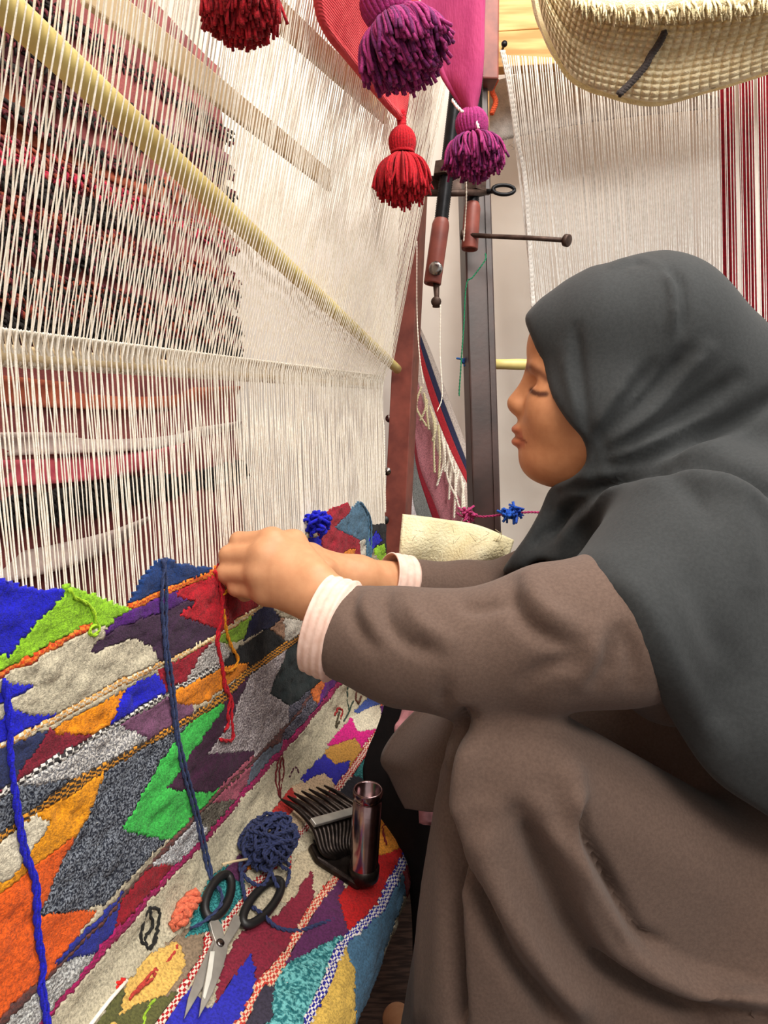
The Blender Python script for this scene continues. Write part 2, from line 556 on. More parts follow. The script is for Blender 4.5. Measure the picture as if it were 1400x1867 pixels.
poly((72, 112, 142), (628, 1735), (642, 1715), (702, 1638), (734, 1575), (738, 1610), (700, 1720), (664, 1820), (650, 1900), (632, 1900), (645, 1770))
poly((128, 22, 34), (730, 1580), (754, 1528), (770, 1520), (760, 1600), (735, 1640))
# behind the hands
poly((22, 24, 200), (545, 985), (578, 975), (590, 1010), (600, 1040), (560, 1040))
poly((168, 26, 48), (572, 965), (605, 915), (634, 908), (640, 935), (648, 970), (655, 1020), (610, 1040), (590, 1010))
poly((236, 140, 40), (610, 1020), (632, 1000), (645, 1000), (640, 1025), (622, 1035))
poly((84, 122, 150), (605, 960), (636, 930), (651, 905), (666, 930), (676, 960), (672, 1050), (650, 1060), (654, 985))
poly((220, 214, 200), (652, 985), (662, 980), (668, 1020), (655, 1030))
poly((24, 44, 90), (640, 1040), (690, 1025), (720, 1080), (640, 1090))
poly((26, 26, 30), (668, 960), (684, 950), (720, 950), (720, 1050), (700, 1050))
poly((20, 24, 210), (668, 985), (682, 965), (694, 985), (676, 1000))
poly((158, 214, 44), (676, 1000), (696, 990), (704, 1015), (692, 1035))
poly((200, 60, 60), (560, 1040), (720, 1050), (720, 1240), (560, 1140))
# narrow stripes
stripe((222, 72, 24), (240, 128, 44), 11, (-60, 1256), (0, 1224), (110, 1164), (165, 1137))
stripe((206, 40, 30), (226, 84, 30), 10, (165, 1137), (195, 1124), (228, 1107))
stripe((216, 84, 22), (244, 138, 40), 10, (232, 1105), (290, 1080), (388, 1040))
stripe((236, 172, 92), (238, 222, 192), 11, (-80, 1392), (0, 1352), (90, 1311), (200, 1249), (287, 1207))
stripe((226, 176, 110), (240, 222, 180), 8, (287, 1207), (305, 1203), (380, 1163), (480, 1098))
stripe((60, 56, 58), (228, 224, 216), 9, (-60, 1476), (15, 1432), (187, 1327), (298, 1263), (345, 1238), (400, 1210))
stripe((226, 150, 40), (58, 46, 34), 12, (-80, 1590), (0, 1524), (60, 1472), (110, 1446), (200, 1386), (270, 1347), (345, 1306), (400, 1270), (450, 1222), (520, 1175), (562, 1148))
stripe((112, 64, 58), (90, 60, 60), 5, (-20, 1880), (70, 1788), (200, 1655), (280, 1562), (340, 1496), (440, 1400), (530, 1310), (562, 1268))
stripe((176, 22, 98), (150, 16, 80), 9, (40, 1900), (130, 1790), (260, 1640), (370, 1525), (480, 1400), (560, 1310), (618, 1240))
stripe((178, 28, 34), (236, 214, 196), 13, (268, 1900), (290, 1865), (360, 1758), (395, 1703), (430, 1656), (470, 1607), (560, 1502), (598, 1455), (640, 1405), (678, 1348), (706, 1312))
stripe((206, 66, 54), (238, 200, 168), 14, (415, 1900), (437, 1865), (470, 1800), (520, 1740), (560, 1667), (606, 1606), (660, 1540))
stripe((40, 38, 150), (234, 226, 222), 16, (540, 1900), (558, 1865), (590, 1795), (620, 1724), (655, 1690), (690, 1655), (715, 1600), (732, 1570), (756, 1526))

rug = thing('kilim_rug', 'half-woven patchwork kilim of bright wool angles stretched on the loom with white warp', 'rug')
nI, nJ = len(PR) - 1, len(cs) - 1
scn = cs[:-1] + DS / 2
# left of the picture the pattern runs on mirrored, row by row
ii = np.minimum(np.arange(nI), ISIL - 2)
nn, zz = PR[ii, 0], PR[ii, 1]
_P0 = scn[None, :, None] * L + nn[:, None, None] * N + zz[:, None, None] * Z
_p0 = proj(_P0.reshape(-1, 3)).reshape(nI, nJ, 3)
_in = (_p0[..., 0] > 3) & (_p0[..., 1] < 1862) & (scn[None, :] > .2)
_e = np.where(_in.any(1), scn[np.argmax(_in, 1)], .62)
sm = np.where(scn[None, :] < _e[:, None], 2 * _e[:, None] - scn[None, :], scn[None, :])
Pc = sm[:, :, None] * L + nn[:, None, None] * N + zz[:, None, None] * Z
pp = proj(Pc.reshape(-1, 3)).reshape(nI, nJ, 3)
X, Y = pp[..., 0], pp[..., 1]
jit = rng.normal(0, .8, (nI, nJ))
X = X + jit
ID = np.zeros((nI, nJ), int)
specs = []                                  # per part: (first colour, second colour for the chequered stripes)
CI = ((np.arange(nI)[:, None] + np.arange(nJ)[None, :]) % 2).astype(int)
for c, pts, st in P:
    msk = in_poly(X, Y, pts) if st is None else d_line(X, Y, pts) < st[0] / 2
    specs.append((c, None if st is None else st[1]))
    ID[msk] = len(specs) - 1
zc = PR[:-1, 1]
mask = ~((zc[:, None] > fell(scn)[None, :] + rng.uniform(-.0015, .0015, nJ)[None, :]) & (np.arange(nI)[:, None] < ISIL))
mask[ISIL + 4:, :] &= True
hgt = np.zeros((nI + 1, nJ + 1))
_c = rng.normal(0, 1, (nI // 6 + 2, nJ // 5 + 2))
hgt += .0011 * np.kron(_c, np.ones((6, 5)))[:nI + 1, :nJ + 1]
for _ in range(3):
    hgt = (hgt + np.roll(hgt, 1, 0) + np.roll(hgt, -1, 0) + np.roll(hgt, 1, 1) + np.roll(hgt, -1, 1)) / 5
hgt += rng.normal(0, .00035, hgt.shape) + .0006 * ((np.arange(nJ + 1) % 2) * 2 - 1)[None, :]
nV = PR[:, 0][:, None] + PRn[:, 0][:, None] * hgt
zV = PR[:, 1][:, None] + PRn[:, 1][:, None] * hgt
VV = cs[None, :, None] * L + nV[..., None] * N + zV[..., None] * Z
IDX = np.arange((nI + 1) * (nJ + 1)).reshape(nI + 1, nJ + 1)


def components(ID, mask):
    """label connected areas of one id"""
    lab = np.full(ID.shape, -1)
    out = []
    idl, ml, ll = ID.tolist(), mask.tolist(), lab.tolist()
    ni, nj = ID.shape
    for i in range(ni):
        for j in range(nj):
            if ll[i][j] != -1 or not ml[i][j]:
                continue
            k, c, st, cells = idl[i][j], len(out), [(i, j)], []
            ll[i][j] = c
            while st:
                a, b = st.pop()
                cells.append((a, b))
                for p, q in ((a + 1, b), (a - 1, b), (a, b + 1), (a, b - 1)):
                    if 0 <= p < ni and 0 <= q < nj and ll[p][q] == -1 and ml[p][q] and idl[p][q] == k:
                        ll[p][q] = c
                        st.append((p, q))
            out.append((k, cells))
    return out


for _pass in range(4):                       # stray specks join the area beside them
    comps = components(ID, mask)
    small = [c for c in comps if len(c[1]) < 45]
    if not small or _pass == 3:
        break
    for k, cells in small:
        cs_ = set(cells)
        cnt = {}
        for a, b in cells:
            for p, q in ((a + 1, b), (a - 1, b), (a, b + 1), (a, b - 1)):
                if 0 <= p < nI and 0 <= q < nJ and mask[p, q] and (p, q) not in cs_:
                    cnt[ID[p, q]] = cnt.get(ID[p, q], 0) + 1
        if cnt:
            best = max(cnt, key=cnt.get)
            for a, b in cells:
                ID[a, b] = best
        else:
            for a, b in cells:
                mask[a, b] = False
for k, cells in comps:
    if len(cells) < 8:
        continue
    (c, c2, fl_), second = specs[k]
    ab = np.array(cells)
    a, b = ab[:, 0], ab[:, 1]
    q = np.stack([IDX[a, b], IDX[a, b + 1], IDX[a + 1, b + 1], IDX[a + 1, b]], 1)
    u, inv = np.unique(q, return_inverse=True)
    inv = inv.reshape(q.shape)
    o = mk('woven_patch' if second is None else 'chequered_stripe', VV.reshape(-1, 3)[u], inv.tolist(), wool(c, c2, fl_), rug)
    if second:
        o.data.materials.append(wool(*second))
        o.data.polygons.foreach_set('material_index', CI[a, b].astype(np.int32))
    solid(o, .004, -1)

# hairy fibre ends standing out of the mixed-grey yarn areas
fuzz = {0: [], 1: []}
cand = np.argwhere(mask & np.isin(ID, [k for k, (c_, _s2) in enumerate(specs) if c_[2] and _s2 is None]) & (np.arange(nI)[:, None] < ISIL) & (scn[None, :] > .3))
for a, b in cand[rng.integers(0, len(cand), 5200)]:
    p = VV[a, b]
    nr = N * PRn[a, 0] + Z * PRn[a, 1]
    d = rng.normal(0, 1, 3)
    d -= nr * (d @ nr)
    d /= np.linalg.norm(d)
    ln = rng.uniform(.002, .0055)
    fuzz[int(rng.random() < .35)].append(tube([p, p + nr * .0022 + d * ln * .5, p + nr * rng.uniform(.0005, .003) + d * ln], [.0005, .0004, .0002], 3, False))
for k, c in ((0, (216, 214, 210)), (1, (40, 42, 50))):
    o = mk('loose_fibres', *merge(fuzz[k]), wool(c), rug)
    o['kind'] = 'stuff'

# warp threads -------------------------------------------------------------
ZH = .846                      # height of the heddle rod
SLOPE = .24
S_R = 1.392


def sheet(s, z, off=0):        # point of the leaning upper warp
    return lw(s, N0 + max(0, z - ZH) * SLOPE + off, z)


def on_sheet(x, y, off=0):
    nrm = N * 1.0 - Z * SLOPE
    p0 = sheet(0, ZH + .0, off)
    d = ray(x, y)
    return CAM + d * (((p0 - CAM) @ nrm) / (d @ nrm))


BA, BB = on_sheet(-10, -6), on_sheet(724, 673)
bdir = (BB - BA) / np.linalg.norm(BB - BA)
ZTOP = 1.47


def bamboo_z(s):
    t = (s - BA @ L) / ((BB - BA) @ L)
    return BA[2] + t * (BB[2] - BA[2])


s_thr = []
s = S_R
k = 0
while s > .30:
    s_thr.append(s)
    s -= (.0021 if k % 2 == 0 else .0049) + rng.normal(0, .0005)
    k += 1
extra = []
for k, s in enumerate(s_thr):
    fz = float(fell(s)) - .006
    front = k % 2 == 0
    zb = bamboo_z(s)
    r = .00062 * rng.uniform(.85, 1.2)
    e = rng.normal(0, .0006, 5)
    top = sheet(s + rng.normal(0, .0012), ZTOP, .002 if front else -.004)
    pts = [lw(s, N0 + .001, fz), lw(s + e[0], N0 + e[1], (fz + ZH) / 2), lw(s + e[2], N0 + (.002 if front else -.002), ZH)]
    if front:
        pts += [sheet(s + e[3], (ZH + zb) / 2, .007), sheet(s + e[4], max(zb, ZH + .012), .0135), top]
    else:
        pts += [sheet(s + e[3], (ZH + zb) / 2, -.006), sheet(s + e[4], max(zb, ZH + .012), -.0125), top]
    q = [pts[0]]
    for a, b in zip(pts[:-1], pts[1:]):
        for t in (.33, .67, 1):
            q.append(a + (b - a) * t + (rng.normal(0, .0003, 3) if t < 1 else 0))
    rr = r * rng.uniform(.8, 1.25, len(q))
    V, F = tube(q, rr, 5, False)
    if k < 298:
        mk('warp_thread', V, F, M_cotton, rug)
    else:
        extra.append((V, F))
while s > -.1:
    s -= .0035
    extra.append(tube([lw(s, N0, float(fell(s))), lw(s, N0, ZH), sheet(s, ZTOP)], .0007, 4, False))
if extra:
    V, F = merge(extra)
    o = mk('warp_edge', V, F, M_cotton, rug)
    o['kind'] = 'stuff'
# selvedge cord, tied in loops to the heddle rod
for ds, r in ((.006, .0016), (.010, .0012)):
    V, F = yarn([lw(S_R + ds, N0, .60), lw(S_R + ds, N0, .75), lw(S_R + ds, N0, ZH), sheet(S_R + ds, 1.1), sheet(S_R + ds, 1.4)], r, 2, .01)
    mk('selvedge_cord', V, F, M_cotton, rug)

# small stitched motifs on the plain band
def stitch(c, r, *lines):
    ps = []
    for ln in lines:
        Q = catmull([rug_at(x, y, .0042) for x, y in ln], 6)
        Q = Q + rng.normal(0, .0005, Q.shape)
        ps.append(tube(Q, r, 5))
    V, F = merge(ps)
    return mk('stitched_motif', V, F, wool(c), rug)


stitch((30, 28, 26), .0016, [(263, 1733), (250, 1710), (256, 1675), (266, 1655), (284, 1662), (280, 1700), (266, 1733)], [(266, 1655), (270, 1690), (258, 1712), (266, 1733), (280, 1712)])
stitch((110, 30, 34), .0013, [(505, 1455), (498, 1425), (500, 1395), (508, 1375), (512, 1405), (508, 1430), (506, 1458)], [(508, 1375), (504, 1410), (505, 1455)])
stitch((150, 36, 34), .0018, [(606, 1305), (612, 1292), (620, 1298), (616, 1312)])
stitch((60, 50, 30), .0018, [(614, 1298), (610, 1315), (608, 1328), (614, 1318)])
stitch((40, 60, 50), .0016, [(630, 1245), (628, 1275), (632, 1300), (622, 1318)], [(632, 1300), (640, 1280)])
stitch((96, 54, 40), .0018, [(648, 1258), (644, 1272), (650, 1284), (655, 1270)])
stitch((186, 60, 50), .0016, [(232, 1828), (250, 1808), (275, 1788), (282, 1775)], [(296, 1764), (310, 1745), (320, 1728)], [(236, 1820), (262, 1790), (280, 1770)])
stitch((90, 40, 60), .0013, [(522, 1420), (530, 1405), (536, 1402), (540, 1412)])

# loom rods ----------------------------------------------------------------
loom = thing('weaving_loom', 'steel rug loom with red-brown upright, dark post, screw jacks and rods behind the warp', 'loom')
n = 40
Pb = np.array([BA + (BB - BA) * t for t in np.linspace(-.35, 1, n)])
rb = np.array([.0115 - .0025 * t + (.0008 if i % 9 == 0 else 0) for i, t in enumerate(np.linspace(0, 1, n))])
V, F = tube(Pb, rb, 16)
mk('bamboo_rod', V, F, M_bamboo, loom)
# heddle rod wound with cotton leashes
HN = N0 - .016
V, F = tube([lw(t, HN, ZH - .004) for t in np.linspace(-.1, S_R + .0, 12)], .0075, 12)
hr = mk('heddle_rod', V, F, M_lath, loom)
ps = []
for i, t in enumerate(np.arange(.30, S_R - .004, .0028)):
    a = rng.uniform(.012, .022)
    q = [lw(t, N0 + .001, ZH + .012), lw(t + a * .5, HN + .009, ZH + .005), lw(t + a, HN + .004, ZH - .011), lw(t + a * 1.2, HN - .006, ZH - .010), lw(t + a * .8, HN - .009, ZH + .004)]
    ps.append(tube(catmull(q, 2), .0011, 4))
V, F = merge(ps)
o = mk('heddle_leashes', V, F, M_cotton, hr)
o['kind'] = 'stuff'
# pale lath behind the warp, near the top
for (x0, y0, x1, y1, hw, off) in ((330, -135, 702, 205, .017, -.03), (150, -30, 600, 330, .016, -.10)):
    A_, B_ = on_sheet(x0, y0, off), on_sheet(x1, y1, off)
    ax = (B_ - A_) / np.linalg.norm(B_ - A_)
    up = Z - ax * (Z @ ax)
    up /= np.linalg.norm(up)
    V, F = box((A_ + B_) / 2, ax, np.cross(ax, up), up, np.linalg.norm(B_ - A_) / 2, .004, hw)
    bevel(mk('lath', V, F, M_lath, loom, False))

# red-brown upright: an angle section beside the warp, leaning a little
def angle_post(name, p0, p1, w1, w2, th, m):
    ax = (p1 - p0) / np.linalg.norm(p1 - p0)
    c = (p0 + p1) / 2
    h = np.linalg.norm(p1 - p0) / 2
    X_ = N - ax * (N @ ax)
    X_ /= np.linalg.norm(X_)
    Y_ = np.cross(ax, X_)
    if Y_ @ L < 0:
        Y_ = -Y_
    a = box(c + X_ * w1 / 2, X_, Y_, ax, w1 / 2, th / 2, h)
    b = box(c + X_ * (w1 - th / 2) + Y_ * w2 / 2, X_, Y_, ax, th / 2, w2 / 2, h)
    V, F = merge([a, b])
    return bevel(mk(name, V, F, m, loom, False), .0015)


p0 = on_n(697, 1030, -.425)
p1 = on_n(722, 520, -.405)
d_ = (p1 - p0) / (p1[2] - p0[2])
post = angle_post('upright', p0 - d_ * (p0[2] - .0), p1 + d_ * (1.62 - p1[2]), .043, .05, .006, M_steel_red)
for (x, y) in ((711, 763), (707, 859)):
    c = on_n(x, y, -.417) - L * .004
    V, F = lathe(c, c - L * .004, [(0, .008), (.003, .008), (.003, .006), (.0055, .005), (.006, 0)], 14)
    mk('bolt_head', V, F, M_chrome, post)
c = on_n(702, 948, -.417) - L * .003
V, F = lathe(c, c - L * .004, [(0, .009), (.003, .009), (.003, .0)], 14)
mk('bolt_hole', V, F, M_plasticblack, post)
# dark post
DP = 1.46
b0, b1 = px(863, 965, DP), px(848, 470, DP)
d_ = (b1 - b0) / (b1[2] - b0[2])
q0, q1 = b0 - d_ * b0[2], b0 + d_ * (px(886, 140, DP)[2] - b0[2])
ax = (q1 - q0) / np.linalg.norm(q1 - q0)
Xp = np.array([1., .12, 0]); Xp -= ax * (Xp @ ax); Xp /= np.linalg.norm(Xp)
Yp = np.cross(ax, Xp)
V, F = box((q0 + q1) / 2 + Xp * .0265 + Yp * .02, Xp, Yp, ax, .0265, .026, np.linalg.norm(q1 - q0) / 2)
dpost = bevel(mk('post', V, F, M_steel_dark, loom, False), .003)
V, F = box(b0 + d_ * .3 + Xp * .041 - Yp * .008, Xp, Yp, ax, .0015, .002, .85)
mk('weld_seam', V, F, M_steel_dark, dpost, False)
t0, t1 = px(886, 155, DP - .01), px(888, -120, DP - .01)
ax2 = (t1 - t0) / np.linalg.norm(t1 - t0)
V, F = box((t0 + t1) / 2, Xp, Yp, ax2, .019, .022, np.linalg.norm(t1 - t0) / 2)
bevel(mk('post_sleeve', V, F, M_steel_red, loom, False), .003)
# top roller
V, F = tube([sheet(t, ZTOP + .035, -.03) for t in np.linspace(-.2, S_R + .10, 8)], .036, 20)
mk('top_roller', V, F, M_pine, loom)
# cloth beam inside the roll
V, F = tube([lw(t, -.315, .185) for t in np.linspace(-.25, S_R + .12, 4)], .055, 20)
mk('cloth_beam', V, F, M_pine, loom)
V, F = box(lw(-.24, -.40, .82), N, L, Z, .03, .025, .82)
bevel(mk('upright', V, F, M_steel_red, loom, False), .003)
for ss in (-.24, S_R + .05):
    V, F = box(lw(ss, -.36, .185), N, L, Z, .09, .012, .03)
    bevel(mk('beam_bracket', V, F, M_steel_dark, loom, False), .002)


def jack(name, ptop, pj, pbot, r):
    """threaded screw running down into a pipe sleeve"""
    j = thing(name, 'x', 'x')
    del j['label'], j['category']
    j.parent = loom
    ax = (pj - ptop)
    ln = np.linalg.norm(ax)
    pr = []
    m = int(ln / .0042)
    for i in range(m):
        t = ln * i / m
        pr += [(t, r * .86), (t + ln / m * .5, r)]
    V, F = lathe(ptop, pj, pr, 16)
    mk('threaded_rod', V, F, M_thread, j)
    ln2 = np.linalg.norm(pbot - pj)
    R = r * 1.22
    V, F = lathe(pj, pbot, [(-.006, r * .9), (0, R * .92), (.006, R), (ln2 - .002, R), (ln2, R * .96), (ln2, R * .7), (ln2 - .02, R * .68), (ln2 - .02, 0)], 20)
    mk('pipe_sleeve', V, F, M_steel_red, j)
    return j


DJ = 1.34
j1 = jack('screw_jack', px(844, 62, DJ), px(804, 405, DJ), px(788, 518, DJ), .0125)
c = px(795, 490, DJ - .017)
V, F = lathe(c, c - L * .01, [(0, .012), (.005, .012), (.0075, .009), (.008, .004), (.008, 0)], 12)
mk('bolt_head', V, F, M_chrome, j1)
V, F = lathe(px(812, 300, DJ), px(809, 325, DJ), [(0, 0), (0, .021), (.022, .021), (.022, 0)], 6)
mk('nut', V, F, M_rust, j1, False)
V, F = tube([px(795, 515, DJ), px(796, 540, DJ), px(795, 560, DJ)], [.006, .0045, .0065], 10)
mk('pin', V, F, M_rust, j1)
V, F = lathe(px(795, 550, DJ - .01), px(795, 550, DJ + .01), [(0, 0), (0, .009), (.016, .009), (.016, 0)], 14)
mk('pin_eye', V, F, M_rust, j1)
DK = 1.40
j2 = jack('screw_jack', px(871, 62, DK), px(861, 375, DK), px(856, 455, DK), .0125)
V, F = lathe(px(866, 330, DK), px(865, 355, DK), [(0, 0), (0, .022), (.022, .022), (.022, 0)], 6)
mk('nut', V, F, M_rust, j2, False)
# long pin with a flat head
V, F = tube([px(845, 428, DK - .005), px(900, 431, DK - .03), px(970, 434, DK - .06), px(1030, 438, DK - .09)], .0042, 10)
pin = mk('long_pin', V, F, M_rust, j2)
a_, b_ = px(1031, 438, DK - .09), px(1038, 439, DK - .095)
V, F = lathe(a_, b_, [(-.001, 0), (-.001, .0105), (.006, .0105), (.007, .008), (.007, 0)], 16)
mk('pin_head', V, F, M_rust, pin)
V, F = lathe(px(846, 428, DK - .004), px(838, 428, DK - .004), [(0, 0), (0, .009), (.006, .009), (.007, 0)], 14)
mk('pin_nut', V, F, M_rust, pin)
# cross bar with an eye at its end
V, F = tube([px(775, 352, DJ + .02), px(830, 352, DJ + .02), px(890, 350, DK)], .006, 10)
mk('cross_bar', V, F, M_rust, loom)
V, F = box(px(812, 335, DJ + .025), Xp, Yp, ax, .028, .004, .012)
mk('jack_plate', V, F, M_rust, loom, False)
V, F = box(px(858, 352, DK + .02), Xp, Yp, ax, .012, .01, .062)
bevel(mk('jack_plate', V, F, M_steel_dark, loom, False), .002)
c = px(918, 346, DK - .02)
e = np.array([c + Xp * (.02 * cos(a) * (1)) + ax * .0085 * sin(a) for a in np.linspace(0, 2 * pi, 25)])
V, F = merge([tube(e, .0035, 8), tube([px(880, 350, DK - .0), px(902, 348, DK - .015)], .0045, 8)])
mk('eye_bolt', V, F, M_thread, loom)

# ------------------------------------------------------------------ rug hung behind the loom
NB = -.86
back = thing('burgundy_pile_rug', 'dusky burgundy rug with black shaggy pile bands hanging behind the white warp', 'rug')
BS0, BS1 = .55, 1.72
M_burg = mat('burgundy_weave', (146, 80, 78), (108, 54, 56), nscale=22, bump=.6, bscale=240, bdist=.002)


def bz(y):                     # height on the rug for a height in the photograph's left edge
    return on_n(0, y, NB)[2]


def band(name, y0, y1, m, s0=BS0, s1=BS1, off=.003, th=.004):
    V, F = grid(lambda u, v: lw(s0 + (s1 - s0) * u, NB + off + .012 * sin(9 * u + 2 * v), bz(y0) + (bz(y1) - bz(y0)) * v + .006 * sin(7 * u)), 60, 6)
    return solid(mk(name, V, F, m, back), th)


V, F = grid(lambda u, v: lw(BS0 + (BS1 - BS0) * u, NB + .012 * sin(9 * u + 2 * v), .03 + 1.55 * v), 60, 40)
solid(mk('ground_weave', V, F, M_burg, back), .006)
M_grey_b = mat('grey_weave', (196, 178, 170), (172, 152, 146), nscale=40, bump=.5, bscale=260)
M_pink_b = mat('rose_weave', (186, 84, 94), (156, 60, 74), nscale=40, bump=.5, bscale=260)
M_mauve_b = mat('mauve_weave', (126, 76, 84), (104, 58, 66), nscale=40, bump=.5, bscale=260)
M_org_b = mat('rust_weave', (166, 88, 64), (132, 64, 48), nscale=40, bump=.5, bscale=260)
band('woven_band', 795, 838, M_grey_b)
band('woven_band', 842, 892, M_pink_b, BS0, 1.5)
band('woven_band', 1012, 1060, M_grey_b, BS0, 1.3)
band('woven_band', 690, 745, M_org_b)
band('woven_band', 20, 100, M_mauve_b)
band('woven_band', 150, 240, M_org_b)


def pile(y0, y1, cols, n, s0=BS0, s1=BS1, ln=.02):
    by = {}
    za, zb_ = sorted((bz(y0), bz(y1)))
    for _ in range(n):
        s_, z_ = rng.uniform(s0, s1), rng.uniform(za, zb_)
        p = lw(s_, NB + .006, z_)
        q = p + N * rng.uniform(.006, .014) + L * rng.normal(0, .006) - Z * rng.uniform(.3, 1) * ln
        by.setdefault(int(rng.integers(len(cols))), []).append(tube([p, (p + q) / 2 + N * .006, q], [.0035, .003, .0015], 4))
    for i, ps in by.items():
        V, F = merge(ps)
        o = mk('pile_band', V, F, wool(cols[i]), back)
        o['kind'] = 'stuff'


BLK, BUR, RST = (34, 28, 26), (104, 34, 44), (150, 64, 44)
pile(905, 948, [BLK], 1400, ln=.03)
pile(300, 338, [BLK, BLK, (70, 40, 40)], 900, BS0, 1.4)
pile(395, 450, [BLK, BLK, BUR], 1300)
pile(478, 560, [BLK, BUR, RST, BLK], 2000)
pile(568, 606, [BLK], 1000)
pile(245, 290, [RST, BUR, (190, 40, 70)], 900)
pile(45, 80, [BLK, BUR], 700)
pile(350, 392, [RST, BUR], 700)
pile(110, 140, [BUR, BLK], 600)
pile(180, 215, [BLK, BUR], 600, BS0, 1.5)
pile(-60, -20, [BLK, BUR], 600)

# ------------------------------------------------------------------ second loom and the back of the shop
YB = 1.80
M_white2 = mat('white_warp', (238, 235, 230), (220, 214, 206), nscale=120, bump=.2)
M_red2 = mat('dark_red_warp', (142, 22, 34), (112, 14, 26), nscale=120, bump=.3)
warp2 = thing('second_loom_warp', 'white and dark red warp threads of the loom behind the seated woman', 'warp')


def thread2(name, x0, y0, x1, y1, r, m, Y=YB):
    a, b = on_y(x0, y0, Y), on_y(x1, y1, Y)
    a = a + (a - b) / np.linalg.norm(a - b) * .02
    b = b + (b - a) / (a[2] - b[2]) * max(0, b[2] - .10)
    q = [a + (b - a) * t + rng.normal(0, .0005, 3) * (0 < t < 1) for t in np.linspace(0, 1, 6)]
    V, F = tube(q, r, 5, False)
    mk(name, V, F, m, warp2)


x = 0.0
for i in range(100):
    u = i / 99
    xt = 922 + 386 * u + rng.normal(0, 1.6)
    xb = 972 + 342 * u + rng.normal(0, 1.2)
    thread2('warp_thread', xt, 118 + 20 * u, xb, 560, .0011 + .0006 * rng.random(), M_white2)
for i in range(26):
    u = i / 25
    xt = 1306 + 140 * u + rng.normal(0, .8)
    thread2('warp_thread', xt, 100, xt + 8, 560, .0010, M_white2, YB - .006)
for i in range(34):
    u = i / 33
    if i % 8 < 2:
        continue
    xt = 1303 + 146 * u
    thread2('red_warp_thread', xt, 100, xt + 9, 560, .0034, M_red2, YB + .012)
# gathered cord hung on the nail
for k, (dx, w) in enumerate(((0, 0), (3, 2), (-3, -2))):
    V, F = yarn([on_y(916 + dx, 92, YB - .03), on_y(930 + dx, 160, YB - .025), on_y(942 + w, 250, YB - .02), on_y(958 + w, 340, YB - .01), on_y(972 + w, 560, YB - .01)], .0026, 2, .02)
    mk('gathered_cord', V, F, M_white2, warp2)

beam2 = thing('loom_beam', 'pale knotty pine beam of the back loom with a nail in it', 'beam')
a, b = on_y(890, 60, YB + .06), on_y(1560, 20, YB + .06)
ax_ = (b - a) / np.linalg.norm(b - a)
up_ = Z - ax_ * ax_[2]
c = (a + b) / 2
for k in range(3):
    V, F = box(c + up_ * (-.045 + .075 * k), ax_, np.array([0, 1., 0]), up_, np.linalg.norm(b - a) / 2, .022, .0372)
    bevel(mk('board', V, F, M_pine, beam2, False), .002)
c = on_y(916, 90, YB + .03)
V, F = lathe(c + [0, .02, 0], c + [0, -.03, 0], [(0, .003), (.045, .003), (.045, .007), (.05, .006), (.05, 0)], 12)
mk('nail', V, F, M_thread, beam2)
# beam carries on both sides: uprights that reach the floor
for xx in (a - ax_ * .012, b):
    V, F = box(np.array([xx[0], YB + .11, .8]), np.array([1., 0, 0]), np.array([0, 1., 0]), Z, .018, .024, .8)
    mk('stile', V, F, M_pine, beam2, False)

M_greycloth = mat('grey_cloth', (188, 182, 178), (160, 154, 150), nscale=40, bump=.7, bscale=300, bdist=.002)


def sheet_px(name, top, bot, Y, m, parent=None, nu=40, nv=10, wav=.004, th=.003):
    top, bot = catmull(np.array(top, float), 10), catmull(np.array(bot, float), 10)

    def fn(u, v):
        i = u * (len(top) - 1)
        j = u * (len(bot) - 1)
        tp = [np.interp(i, np.arange(len(top)), top[:, k]) for k in (0, 1)]
        bt = [np.interp(j, np.arange(len(bot)), bot[:, k]) for k in (0, 1)]
        p = np.array(tp) * (1 - v) + np.array(bt) * v
        yy = Y(u, v) if callable(Y) else Y
        return on_y(p[0], p[1], yy + wav * sin(13 * u + 5 * v))
    V, F = grid(fn, nu, nv)
    return solid(mk(name, V, F, m, parent), th)


gs = thing('grey_cloth_strip', 'frayed grey woven strip stretched across the wall behind the white warp', 'cloth')
sheet_px('strip', [(884, 152), (1020, 122), (1160, 140), (1312, 178)], [(884, 265), (960, 246), (1060, 226), (1180, 210), (1312, 196)], YB + .16, M_greycloth, gs)
ps = []
for i in range(110):
    u = rng.random()
    x = 890 + 420 * u
    y = np.interp(x, [884, 960, 1060, 1180, 1312], [265, 246, 226, 210, 196])
    p = on_y(x, y - 2, YB + .155)
    ps.append(tube([p, p + [rng.normal(0, .003), -.004, -rng.uniform(.008, .03)], p + [rng.normal(0, .006), -.003, -rng.uniform(.02, .045)]], .0007, 3))
V, F = merge(ps)
o = mk('frayed_edge', V, F, M_greycloth, gs)
o['kind'] = 'stuff'
V, F = yarn([on_y(905, 145, YB + .1), on_y(897, 165, YB + .1), on_y(904, 185, YB + .1), on_y(896, 208, YB + .1)], .006, 3, .014)
tag(mk('orange_white_trim', V, F, wool((226, 92, 52)), None), 'short orange braided trim beside the dark loom post', 'trim')

# cream basket-weave rug folded over the beam
M_beige = mat('cream_wool_weave', (244, 230, 194), (228, 208, 166), nscale=70, bump=.9, bscale=330, bdist=.003)
brug = thing('cream_basket_rug', 'thick cream basket-weave wool rug folded over the pine beam', 'rug')
outl = catmull(np.array([(972, -60), (985, 20), (1006, 78), (1036, 132), (1075, 158), (1130, 176), (1200, 186), (1280, 168), (1360, 144), (1450, 112), (1540, 70)], float), 12)
topl = catmull(np.array([(985, -160), (1050, -140), (1200, -120), (1350, -120), (1560, -120)], float), 12)
YR = 1.52


